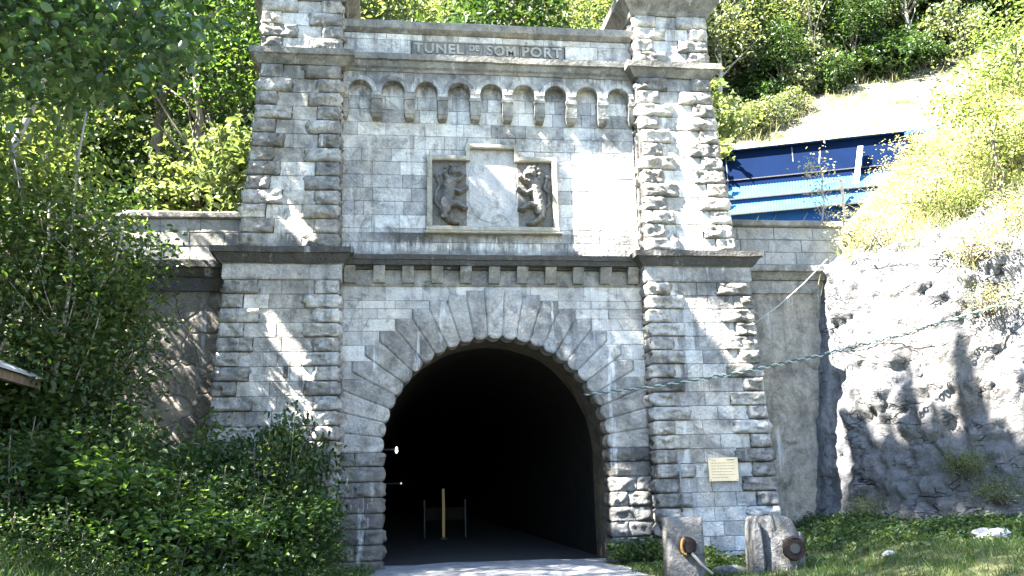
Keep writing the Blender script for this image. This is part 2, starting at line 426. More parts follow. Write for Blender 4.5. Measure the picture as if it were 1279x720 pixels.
def leaf_arrays(P, size, rng, droop=.3, aspect=.5, fold=.25, axis=None):
    n = len(P)
    d = rng.normal(size=(n, 3)); d[:, 2] = d[:, 2]*.5 - droop
    if axis is not None: d += axis
    d /= np.linalg.norm(d, axis=1, keepdims=True)
    up = rng.normal(size=(n, 3))*.55; up[:, 2] += .9
    s = np.cross(d, up); s /= (np.linalg.norm(s, axis=1, keepdims=True) + 1e-9)
    nn = np.cross(s, d)
    L = size * rng.uniform(.65, 1.3, n); Wd = L*aspect*rng.uniform(.8, 1.2, n)
    L = L[:, None]; Wd = Wd[:, None]
    b = P - d*L*.5; t = P + d*L*.5 - nn*L*.12
    r1 = P - d*L*.15 + s*Wd*.5 + nn*Wd*fold; r2 = P + d*L*.18 + s*Wd*.42 + nn*Wd*fold*.7
    l1 = P - d*L*.15 - s*Wd*.5 + nn*Wd*fold; l2 = P + d*L*.18 - s*Wd*.42 + nn*Wd*fold*.7
    V = np.stack([b, r1, r2, t, l2, l1], axis=1).reshape(-1, 3)
    i = np.arange(n)[:, None]*6
    Q = np.concatenate([i + np.array([[0, 1, 2, 3]]), i + np.array([[0, 3, 4, 5]])], axis=1).reshape(-1, 4)
    return V, Q

def clumps(centres, per, spread, rng, flat=.7):
    n = len(centres)
    o = rng.normal(size=(n, per, 3)) * spread
    o[:, :, 2] *= flat
    return (centres[:, None, :] + o).reshape(-1, 3)

def ellip(n, c, r, rng, shell=.35):
    d = rng.normal(size=(n, 3)); d /= np.linalg.norm(d, axis=1, keepdims=True)
    rad = rng.uniform(shell, 1.0, n)[:, None]**.6
    lump = 1 + .28*np.sin(d[:, :1]*5.3 + c[0]) * np.cos(d[:, 1:2]*4.7 + c[1]) + .16*np.sin(d[:, 2:3]*9 + c[2]*3)
    return np.asarray(c) + d*rad*lump*np.asarray(r)

def wobble_path(a, b, n, amp, rng):
    a = np.asarray(a, float); b = np.asarray(b, float)
    pts = [a + (b-a)*i/n for i in range(n+1)]
    for i in range(1, n): pts[i] = pts[i] + rng.normal(size=3)*amp*np.array([1, 1, .3])
    return [tuple(p) for p in pts]

def make_tree(name, label, cat, loc, h, crown_parts, nclump, per, leaf, mat, bark='bark', tr=.14, spread=.35,
              lean=(0, 0), seed=0, group=None, limbs=14, droop=.3, aspect=.5, trunks=1, drop=None, first=None, limb_r=1.0):
    """crown_parts: list of (centre, radii) relative to loc"""
    rng = np.random.default_rng(seed)
    t = thing(name, label, cat, loc, 0, group)
    C = []
    tot = sum(r[0]*r[1]*r[2] for _, r in crown_parts)
    for c, r in crown_parts:
        C.append(ellip(max(4, int(nclump * r[0]*r[1]*r[2]/tot)), c, r, rng))
    C = np.concatenate(C)
    mb = MB()
    for k in range(trunks):
        b0 = (rng.normal()*.25*(k > 0), rng.normal()*.25*(k > 0), -.3)
        tip = (lean[0] + rng.normal()*.5*(k > 0), lean[1] + rng.normal()*.5*(k > 0), h*(1 - .15*k))
        path = wobble_path(b0, tip, 8, h*.012, rng)
        rad = [tr*(1-.25*(k > 0))*(1 - .85*i/8) + .012 for i in range(9)]
        rad[0] *= 1.35
        tube(mb, path, rad, 8)
        for j in range(limbs // trunks):
            q = C[rng.integers(len(C))]
            f = np.clip(q[2]/h - rng.uniform(.1, .3), .15, .95)
            i = f*8; i0 = int(i); w = i - i0
            s = np.array(path[i0])*(1-w) + np.array(path[min(8, i0+1)])*w
            r0 = max(.012, tr*(1-.85*f)*.55*limb_r)
            mid = (s + q)/2 + np.array([0, 0, .08*h*rng.uniform(-.3, .6)])
            tube(mb, [tuple(s), tuple((s+mid)/2 + rng.normal(size=3)*.05), tuple(mid), tuple((mid+q)/2 + rng.normal(size=3)*.08), tuple(q)],
                 [r0, r0*.8, r0*.6, r0*.4, .008], 5)
    mb.build('trunk', M[bark], t, True)
    P = clumps(C, per, spread, rng)
    if drop is not None: P = P[~drop(P + np.asarray(loc))]
    V, Q = leaf_arrays(P, leaf, rng, droop, aspect)
    np_mesh('crown', V, Q, M[mat], t)
    return t

def dup(t, loc, rz=0.0, s=1.0, label=None, group=None, sz=None):
    c = t.copy(); link(c)
    c.location = loc; c.rotation_euler = (0, 0, rz); c.scale = (s, s, sz or s)
    if label: c['label'] = label
    if group: c['group'] = group
    for ch in t.children:
        d = ch.copy(); link(d); d.parent = c
        for g in ch.children:
            e = g.copy(); link(e); e.parent = d
    return c

# ------------------------------------------------------------------ terrain functions
def fbm(x, y, s, seed=0.0, o=4):
    v = 0; a = 1.0
    for i in range(o):
        v += a*mn.noise(Vector((x*s + seed, y*s - seed, seed*.7))); s *= 2.07; a *= .5
    return v

def ground_z(x, y):
    z = -0.12
    if x < -4.0:
        u = -4.0 - x
        z += .22*u if u < 7 else 1.54 + .75*(u-7) if u < 30 else 18.8 + .2*(u-30)
    if x > 4.0:
        u = min(1, (x-4.0)/4.0); z += .5*u*u*(3-2*u)
    if y < -12 and x > -12: z = -.12 + (z+.12)*max(0, 1 - (-12-y)/10)
    w = min(1, max(0, (abs(x-.3)-2.6)/2))
    z += .10*w*fbm(x, y, .8, 3) + .02*fbm(x, y, 2.5, 5)
    return z

def hill_z(x, y):
    d = y - 1.3
    z = 7.7 + .10*min(d, 3)
    if d > 3: z += .72*(d-3) if d < 60 else 41 + .35*(d-60)
    z += min(1, max(0, d/4)) * .7*fbm(x, y, .18, 9)
    if x > 14: z += .35*(x-14)*min(1, d/8)
    if x < -12: z += .25*(-12-x)*min(1, d/8)
    return z

def sheet(name, xs, ys, zf, mats, matf=None, skip=None):
    nx, ny = len(xs), len(ys)
    V = [(x, y, zf(x, y)) for y in ys for x in xs]
    Q = []; mi = []
    for j in range(ny-1):
        for i in range(nx-1):
            xm, ym = (xs[i]+xs[i+1])/2, (ys[j]+ys[j+1])/2
            if skip and skip(xm, ym): continue
            Q.append((j*nx+i, j*nx+i+1, (j+1)*nx+i+1, (j+1)*nx+i))
            mi.append(matf(xm, ym) if matf else 0)
    o = np_mesh(name, V, Q, mats, None, True, mi)
    tag(o, kind='structure')
    return o

xs = sorted(set([-400,-250,-150,-100,-70,-50,-40,-32] + [-26+1.0*i for i in range(12)] + [-14+.4*i for i in range(71)] + [15,16,18,20,24,30,40,60,100,160,250,400]))
ys = sorted(set([-400,-250,-150,-90,-60,-45,-35,-28] + [-24+1.0*i for i in range(14)] + [-10+.4*i for i in range(28)] + [1.3]))
sheet('ground', xs, ys, ground_z, [M['soil']])
hx = sorted(set([-400,-250,-150,-100,-70,-50] + [-40+2*i for i in range(46)] + [60,80,110,160,250,400]))
hy = sorted(set([1.25,1.6,2.2,3,3.6,4.2,5,6,7] + [8+1.5*i for i in range(40)] + [75,90,120,160,240,400]))
sheet('hillside', hx, hy, hill_z, [M['hill']])

def path_edge(y, side):
    base = 2.35 if side > 0 else -2.7
    if y < 0: base += side * (-y)*.05
    return base + .16*mn.noise(Vector((y*.9, side*3.1, 0))) + .10*mn.noise(Vector((y*2.7, side*7, 2)))
mb = MB()
py = [-40,-30,-24] + [-20+.5*i for i in range(41)] + [.4,1,3,6,10,20,40,70]
nu = 12
vs = []
for y in py:
    a, b = path_edge(y, -1), path_edge(y, 1)
    if y > .3: a, b = -2.7, 2.7
    for i in range(nu+1):
        x = a + (b-a)*i/nu
        z = (ground_z(x, y) if y <= 1.3 else -.12) + .012 + .03*math.sin(PI*i/nu)
        vs.append((x, y, z))
fs = [(j*(nu+1)+i, j*(nu+1)+i+1, (j+1)*(nu+1)+i+1, (j+1)*(nu+1)+i) for j in range(len(py)-1) for i in range(nu)]
mb.add(vs, fs)
mb.m = [1 if py[i // nu] >= 1 else 0 for i in range(len(fs))]
tag(mb.build('path', [M['gravel'], M['tunnel_floor']], None, True), kind='structure')

# ------------------------------------------------------------------ the portal
W = 3.54
portal = thing('tunnel_portal', 'monumental grey stone railway tunnel portal with rusticated pilasters and a black arched mouth', 'tunnel portal')
ZC, RI = 2.40, 2.56
def arch_low(x, r=RI+.05):
    return ZC + math.sqrt(max(0, r*r - x*x)) if abs(x) < r else None

# backing wall with the arched opening
mb = MB()
N_ = 120
xx = [-W-.05 + (2*W+.1)*i/N_ for i in range(N_+1)]
ra = RI + .06
xx = sorted(set([round(x, 4) for x in xx] + [-ra, ra]))
for i in range(len(xx)-1):
    a, b = xx[i], xx[i+1]
    la = ZC + math.sqrt(max(0, ra*ra-a*a)) if abs(a) <= ra else 0
    lb = ZC + math.sqrt(max(0, ra*ra-b*b)) if abs(b) <= ra else 0
    if abs((a+b)/2) > ra: la = lb = -.2
    for y in (.012, 1.2):
        mb.add([(a, y, la), (b, y, lb), (b, y, 12.4), (a, y, 12.4)], [(0, 1, 2, 3)])
mb.add([(-W-.05,.012,12.4),(W+.05,.012,12.4),(W+.05,1.2,12.4),(-W-.05,1.2,12.4)], [(0,1,2,3)])
wall = mb.build('wall', M['mortar'], portal)

# voussoirs
NV = 25; DT = PI/NV
ring = MB()
def scal(t0, t1, n=6):
    out = []
    for k in range(n+1):
        f = k/n; r = RI - .02 + .085*abs(2*f-1)**2.5; th = t0+(t1-t0)*f
        out.append((r*math.cos(th), ZC + r*math.sin(th)))
    return out
corners = []           # right-hand steps: (xD, zD, theta1, theta0)
for i in range(NV//2):
    t0, t1 = i*DT, (i+1)*DT
    tm = t0 + DT*.5*math.cos(t0)
    Rr = 3.97 - .24*math.sin(tm)
    xD, zD = Rr*math.cos(tm), ZC + Rr*math.sin(tm)
    inn = scal(t0, t1)
    if xD >= W or ZC + W*math.tan(t1) < zD + .02:
        xD = W-.004
        p = inn[::-1] + [(xD, ZC + xD*math.tan(t0)), (xD, ZC + xD*math.tan(t1))]
        zD = ZC + xD*math.tan(t1)
        corners.append((xD, zD, t1, t0, True))
    else:
        p = inn[::-1] + [(xD, ZC + xD*math.tan(t0)), (xD, zD), ((zD-ZC)/math.tan(t1), zD)]
        corners.append((xD, zD, t1, t0, False))
    for s in (1, -1):
        q = [(s*a, b) for a, b in p]
        pblock(ring, q, -.055, .55, .035, .004, jitter=.012)
t0 = (NV//2)*DT
inn = scal(t0, t0+DT)
zt = 6.15
pblock(ring, inn[::-1] + [((zt-ZC)/math.tan(t0), zt), (-(zt-ZC)/math.tan(t0), zt)], -.07, .55, .035, .004)
ring.build('arch_ring', M['vous'], portal)

# spandrel courses that continue the voussoir steps
sp = MB()
free = [c for c in corners if not c[4]]
first_clip = max([c[1] for c in corners if c[4]])
steps = []
prevz = first_clip
for k, c in enumerate(free):
    steps.append(c)
while len(steps) > 2 and steps[-1][1]-steps[-2][1] < .15: steps.pop()
zs = [first_clip] + [c[1] for c in steps]
merged = []
k = 0
for k in range(len(steps)):
    zlo = zs[k]; zhi = zs[k+1]
    xD, zD, t1, t0, _ = steps[k]
    # joint along the lower radial of this voussoir
    zb = ZC + xD*math.tan(t0)
    if k == 0: xa = W
    else: xa = (zlo-ZC)/math.tan(t0)
    xa = min(xa, W)
    merged.append((zlo, zhi, xa, xD, zb))
top_z = 6.19
for (zlo, zhi, xa, xD, zb) in merged:
    zb = min(max(zb, zlo+.001), zhi-.01)
    if zhi - zlo < .05: continue
    x = xD; first = True
    while x < W - .02:
        wd = random.uniform(.55, .85)
        nx = x + wd
        if W - nx < .35: nx = W
        sl = (zhi-zlo)*random.choice([0, .55, .8])
        if first:
            x_bot = xa
            poly = [(xD, zb)] + ([(xa, zlo)] if xa < nx+sl-.05 else [])
            poly += [(min(W, nx+sl), zlo) if nx < W else (W, zlo), (nx, zhi), (xD, zhi)]
            if xa >= W-.01: poly = [(xD, zb), (W, zlo+.02), (W, zhi), (xD, zhi)]; nx = W
        else:
            poly = [(min(W, x+psl), zlo), (min(W, nx+sl) if nx < W else W, zlo), (nx, zhi), (x, zhi)]
            if poly[0][0] >= poly[1][0]-.03: poly = [(W, zlo), (W, zhi), (x, zhi)]
        for s in (1, -1):
            pblock(sp, [(s*a, b) for a, b in poly], -.004, .1, .008, .004)
        first = False; psl = sl; x = nx
# the strip between the last step and the cornice
zl = zs[-1]
if top_z - zl > .02:
    for s in (1, -1):
        x = .02
        while x < W-.01:
            nx = min(W, x + random.uniform(.6, .9))
            if W-nx < .3: nx = W
            pblock(sp, [(s*x, zl), (s*nx, zl), (s*nx, top_z), (s*x, top_z)], -.002, .1, .006, .003)
            x = nx
sp.build('spandrel', M['spandrel'], portal)

# jambs: rock-faced courses under the springing
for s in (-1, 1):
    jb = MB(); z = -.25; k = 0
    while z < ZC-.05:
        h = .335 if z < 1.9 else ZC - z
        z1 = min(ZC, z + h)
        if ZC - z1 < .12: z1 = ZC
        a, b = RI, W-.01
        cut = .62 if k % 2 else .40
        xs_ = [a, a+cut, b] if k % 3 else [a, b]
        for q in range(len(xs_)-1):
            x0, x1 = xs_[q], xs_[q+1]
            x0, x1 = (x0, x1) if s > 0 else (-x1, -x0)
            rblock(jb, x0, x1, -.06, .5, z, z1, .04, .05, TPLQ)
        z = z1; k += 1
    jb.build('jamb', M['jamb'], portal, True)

# upper wall ashlar
up = MB()
H = .328
z = 6.9; row = 0
def crest_hole(x0, x1, z0, z1):
    c = lambda X0, X1, Z0, Z1: x0 < X1-.01 and x1 > X0+.01 and z0 < Z1-.01 and z1 > Z0+.01
    return c(-1.5, 1.5, 7.56, 9.28) or c(-.6, .6, 7.56, 9.58)
def split_row(z0, z1, row, mb, xl, xr, front, minw=.6, maxw=.95):
    x = xl; first = True
    while x < xr-.01:
        w = random.uniform(minw, maxw)*(.55 if first and row % 2 else 1)
        nx = x + w
        if xr - nx < .35: nx = xr
        # trim round the crest panel
        segs = [(x, nx)]
        if z1 > 7.57 and z0 < 9.57 and front > -.1:
            lim = 1.49 if z0 < 9.27 else .59
            ns = []
            for a, b in segs:
                if b <= -lim or a >= lim: ns.append((a, b))
                else:
                    if a < -lim: ns.append((a, -lim))
                    if b > lim: ns.append((lim, b))
            segs = ns
        for a, b in segs:
            if b-a > .03: pblock(mb, [(a, z0), (b, z0), (b, z1), (a, z1)], front, .1, .010, .004, jitter=.006)
        x = nx; first = False
while z < 11.3:
    split_row(z, z+H, row, up, -W, W, -.003)
    z += H; row += 1
for a, b, z0, z1 in ((-1.49,-.95,9.33,9.52),(-.95,-.6,9.33,9.52),(.6,1.05,9.33,9.52),(1.05,1.49,9.33,9.52),(-.585,.1,9.63,9.85),(.1,.585,9.63,9.85)):
    pblock(up, [(a,z0),(b,z0),(b,z1),(a,z1)], -.003, .1, .010, .004)
up.build('ashlar_facing', M['ashlar'], portal)

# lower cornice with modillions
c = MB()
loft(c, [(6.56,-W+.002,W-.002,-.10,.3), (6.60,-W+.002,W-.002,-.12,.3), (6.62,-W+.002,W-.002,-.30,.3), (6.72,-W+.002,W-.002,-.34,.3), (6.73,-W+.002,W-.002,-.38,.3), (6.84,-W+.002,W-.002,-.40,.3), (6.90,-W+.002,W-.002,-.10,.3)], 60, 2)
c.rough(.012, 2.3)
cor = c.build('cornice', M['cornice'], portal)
fr = MB(); loft(fr, [(6.17,-W+.003,W-.003,-.035,.2),(6.20,-W+.003,W-.003,-.05,.2),(6.23,-W+.003,W-.003,-.022,.2),(6.55,-W+.003,W-.003,-.02,.2)], 50, 2); fr.rough(.004)
fr.build('frieze', M['corbel'], portal)
for k in range(11):
    x = -3.33 + k*.664
    mo = MB()
    mo.add([(x-.13,-.03,6.24),(x+.13,-.03,6.24),(x+.13,-.10,6.24),(x-.13,-.10,6.24),
            (x-.13,-.03,6.60),(x+.13,-.03,6.60),(x+.13,-.27,6.60),(x-.13,-.27,6.60)],
           [(0,1,2,3),(7,6,5,4),(3,2,6,7),(0,3,7,4),(1,5,6,2)])
    mo.rough(.012, 4)
    mo.build('modillion', M['corbel'], cor)

# arcade under the upper cornice
ar = MB()
SPC, AR = .785, .275
zs_, ztop = 10.76, 11.36
acx = [(-4+k)*SPC for k in range(9)]
px = set([-W+.003, W-.003])
for cx in acx:
    for k in range(13): px.add(round(cx + AR*math.cos(PI*k/12), 5))
px = sorted(p for p in px if -W < p < W)
def low(x):
    for cx in acx:
        if abs(x-cx) < AR+1e-4: return 10.86 + math.sqrt(max(0, AR*AR-(x-cx)**2))
    return None
Y0, Y1 = -.25, -.012
for i in range(len(px)-1):
    a, b = px[i], px[i+1]; mid = low((a+b)/2)
    if mid is None: la = lb = zs_
    else: la, lb = (low(a) or 10.86), (low(b) or 10.86)
    ar.add([(a,Y0,la),(b,Y0,lb),(b,Y0,ztop),(a,Y0,ztop)], [(0,1,2,3)])
    ar.add([(a,Y0,la),(b,Y0,lb),(b,Y1,lb),(a,Y1,la)], [(3,2,1,0)])
for cx in acx:          # reveals below the springing
    for s in (-1, 1):
        x = cx + s*AR
        ar.add([(x,Y0,zs_),(x,Y1,zs_),(x,Y1,10.86),(x,Y0,10.86)], [(0,1,2,3)])
for cx in acx:          # archivolt mouldings
    n = 14
    for r0, r1, yy in ((AR+.008, AR+.115, -.275),):
        vs = []
        for k in range(n+1):
            th = PI*k/n
            for rr in (r0, r1):
                for y in (yy, Y0+.01): vs.append((cx + rr*math.cos(th), y, 10.86 + rr*math.sin(th)*1.0))
        fs = []
        for k in range(n):
            o, q = 4*k, 4*(k+1)
            fs += [(o, o+2, q+2, q), (o, q, q+1, o+1), (o+2, o+3, q+3, q+2)]
        ar.add(vs, fs)
arc = ar.build('arcade', M['ashlar'], portal)
for k in range(10):
    x = (-4.5+k)*SPC
    x0, x1 = x-.125, x+.125
    if k == 0: x0 = -W+.004; x1 = acx[0]-AR+.01
    if k == 9: x0 = acx[8]+AR-.01; x1 = W-.004
    cb = MB()
    loft(cb, [(10.20,x0+.045,x1-.045,-.10,-.008),(10.24,x0+.02,x1-.02,-.20,-.008),(10.32,x0+.01,x1-.01,-.235,-.008),(10.33,x0,x1,-.25,-.008),(10.66,x0,x1,-.262,-.008),(10.67,x0-.012,x1+.012,-.285,-.008),(10.755,x0-.012,x1+.012,-.285,-.008)], 5, 3)
    cb.rough(.008, 4, k)
    cb.build('corbel', M['corbel'], arc)

# upper cornice, parapet, coping
c = MB()
loft(c, [(11.36,-W+.002,W-.002,-.28,.3),(11.42,-W+.002,W-.002,-.30,.3),(11.46,-W+.002,W-.002,-.36,.3),(11.58,-W+.002,W-.002,-.40,.3),(11.60,-W+.002,W-.002,-.47,.3),(11.74,-W+.002,W-.002,-.49,.3),(11.80,-W+.002,W-.002,-.30,.3)], 60, 2)
c.rough(.012, 2.1, 4)
c.build('upper_cornice', M['ucornice'], portal)
pa = MB()
pz = [11.80, 12.22, 12.38]
for r in range(2):
    x = -W+.003
    while x < W-.01:
        nx = min(W-.003, x + random.uniform(.75, 1.25))
        if W-nx < .45: nx = W-.003
        if r == 0 and nx > -1.92 and x < 1.86:
            if x < -1.92: nx = -1.92
            else:
                x = 1.86; continue
        pblock(pa, [(x,pz[r]),(nx,pz[r]),(nx,pz[r+1]),(x,pz[r+1])], -.21, .25, .012, .004)
        x = nx
par = pa.build('parapet', M['ashlar'], portal)
cp = MB()
loft(cp, [(12.38,-W-.0,W-.002,-.23,.75),(12.42,-W,W-.002,-.30,.8),(12.46,-W,W-.002,-.36,.8),(12.62,-W,W-.002,-.38,.8),(12.73,-W,W-.002,-.2,.8)], 60, 4)
cp.rough(.018, 1.9, 8)
cp.build('coping', M['ucornice'], par)
ip = MB()
pw = [-1.91, -.62, -.18, .72, 1.85]
for k in range(4):
    pblock(ip, [(pw[k],11.83),(pw[k+1],11.83),(pw[k+1],12.22),(pw[k],12.22)], -.19, .2, .012, .004)
for (a, b, z0, z1) in ((-1.91,1.85,12.19,12.22),(-1.91,1.85,11.82,11.85)): ip.box(a, b, -.215, -.17, z0, z1)
ipo = ip.build('inscription_panel', M['plate'], portal)

def text_mesh(name, body, size, loc, mat, parent, extrude=.014, bold=.012, rot=(PI/2, 0, 0), sx=1.0):
    cu = bpy.data.curves.new(name, 'FONT'); cu.body = body; cu.size = size; cu.extrude = extrude; cu.offset = bold
    cu.align_x = 'CENTER'; cu.align_y = 'CENTER'; cu.resolution_u = 3; cu.space_character = 1.12
    tmp = link(bpy.data.objects.new('tmp_text', cu))
    dg = bpy.context.evaluated_depsgraph_get(); dg.update()
    me = bpy.data.meshes.new_from_object(tmp.evaluated_get(dg))
    bpy.data.objects.remove(tmp); bpy.data.curves.remove(cu)
    me.materials.clear(); me.materials.append(mat); me.name = name
    o = link(bpy.data.objects.new(name, me)); o.location = loc; o.rotation_euler = rot; o.scale = (sx, 1, 1)
    o.parent = parent
    return o
for body, cx, size, dz, sx in (('TUNEL', -1.26, .36, 0, 1.0), ('DE', -.40, .20, .05, .95), ('SOM', .27, .36, 0, .93), ('PORT', 1.27, .36, 0, 1.02)):
    text_mesh('lettering', body, size, (cx, -.205, 12.02+dz), M['letters'], ipo, sx=sx, extrude=.018, bold=.010)

# crest: stepped sunk panel, ochre frame, two rampant beasts
cr = MB()
cr.add([(-1.5,.10,7.56),(1.5,.10,7.56),(1.5,.10,9.28),(-1.5,.10,9.28)], [(0,1,2,3)])
cr.add([(-.6,.10,9.279),(.6,.10,9.279),(.6,.10,9.58),(-.6,.10,9.58)], [(0,1,2,3)])
cro = cr.build('crest_panel', M['shield'], portal)
cro.location = (0, -.105, 0)
fm = MB()
def bar(x0, x1, z0, z1, y0=-.05):
    n = 8
    if x1-x0 > z1-z0: loft(fm, [(z0,x0,x1,y0+.02,.11),(z0+.03,x0,x1,y0,.11),(z1-.03,x0,x1,y0,.11),(z1,x0,x1,y0+.02,.11)], n, 2)
    else: loft(fm, [(z0,x0,x1,y0+.004,.11),((z0+z1)/2,x0,x1,y0+.003,.11),(z1,x0,x1,y0+.004,.11)], 3, 2)
bar(-1.58, 1.58, 7.48, 7.60); bar(-1.56, -1.44, 7.60, 9.34); bar(1.44, 1.56, 7.60, 9.34)
bar(-1.44, -.64, 9.22, 9.34); bar(.64, 1.44, 9.22, 9.34); bar(-.64, -.53, 9.22, 9.64, -.055); bar(.53, .64, 9.22, 9.64, -.055); bar(-.53, .53, 9.53, 9.64)
bar(-1.64, 1.64, 7.42, 7.47, -.09)
fm.rough(.006, 4)
fm.build('frame', M['frame'], cro)
# smooth worn shield in the middle, in low relief
sh = MB()
n = 28
oc = [(-.56,8.98),(-.5,9.1),(-.3,9.14),(0,9.17),(.3,9.14),(.5,9.1),(.56,8.98),(.58,8.6),(.56,8.2),(.45,7.92),(.25,7.78),(0,7.7),(-.25,7.78),(-.45,7.92),(-.56,8.2),(-.58,8.6)]
pblock(sh, oc[::-1], .082, .04, .012, 0)
sh.build('shield', M['shield'], cro, False)

def beast(s):
    """rampant beast in relief: limbs and trunk of blended lumps, fused by a remesh"""
    bm = bmesh.new()
    def lump(x, z, r, d=.09):
        mt = Matrix.Translation((s*x, .09-d*.35, z)) @ Matrix.Diagonal((r, d, r, 1))
        bmesh.ops.create_icosphere(bm, subdivisions=2, radius=1, matrix=mt)
    def limb(pts, r0, r1, d=.09):
        for i in range(len(pts)-1):
            for k in range(5):
                f = k/5; t = (i+f)/(len(pts)-1)
                lump(pts[i][0]*(1-f)+pts[i+1][0]*f, pts[i][1]*(1-f)+pts[i+1][1]*f, r0+(r1-r0)*t, d)
    limb([(1.13,8.0),(1.10,8.22),(1.03,8.48),(1.0,8.74)], .15, .155, .20)      # trunk
    for a in range(9):                                                        # mane
        th = a*PI/4.5; lump(.97+.16*math.cos(th), 8.90+.16*math.sin(th), .07, .20)
    lump(.94, 8.90, .12, .28)                                                  # head
    limb([(.88,8.88),(.76,8.86)], .075, .05, .26)                             # muzzle
    lump(1.02, 9.06, .05, .12); lump(.90, 9.07, .05, .12)                     # ears
    limb([(.93,8.70),(.78,8.74),(.64,8.86)], .065, .045, .20)                  # upper foreleg
    limb([(.95,8.50),(.80,8.42),(.66,8.50),(.60,8.56)], .06, .04, .18)      # lower foreleg
    limb([(1.05,8.12),(.86,8.16),(.70,8.04),(.62,8.04)], .10, .042, .19)       # lifted hind leg
    limb([(1.14,8.02),(1.16,7.85),(1.04,7.74),(.92,7.68),(.82,7.68)], .10, .042, .18)  # standing hind leg
    limb([(1.24,8.05),(1.36,8.2),(1.34,8.45),(1.25,8.6),(1.32,8.8)], .04, .05, .08)   # tail
    lump(1.33, 8.86, .07, .09)
    me = bpy.data.meshes.new('beast_relief'); bm.to_mesh(me); bm.free()
    me.materials.append(M['relief'])
    o = link(bpy.data.objects.new('beast_relief', me)); o.parent = cro
    rm = o.modifiers.new('fuse', 'REMESH'); rm.mode = 'VOXEL'; rm.voxel_size = .013; rm.use_smooth_shade = True
    tx = bpy.data.textures.new('chisel', 'CLOUDS'); tx.noise_scale = .07; tx.noise_depth = 2
    dm = o.modifiers.new('weather', 'DISPLACE'); dm.texture = tx; dm.strength = .035; dm.mid_level = .5
    return o
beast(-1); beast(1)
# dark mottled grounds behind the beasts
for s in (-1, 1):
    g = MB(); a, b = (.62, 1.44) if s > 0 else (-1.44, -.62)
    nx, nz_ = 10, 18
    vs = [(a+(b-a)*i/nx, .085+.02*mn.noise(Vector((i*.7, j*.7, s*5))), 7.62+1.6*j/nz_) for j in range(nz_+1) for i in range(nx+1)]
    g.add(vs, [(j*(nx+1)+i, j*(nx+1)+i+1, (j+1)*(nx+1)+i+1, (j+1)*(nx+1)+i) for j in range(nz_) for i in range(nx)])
    g.build('relief_ground', M['relief'], cro, True)

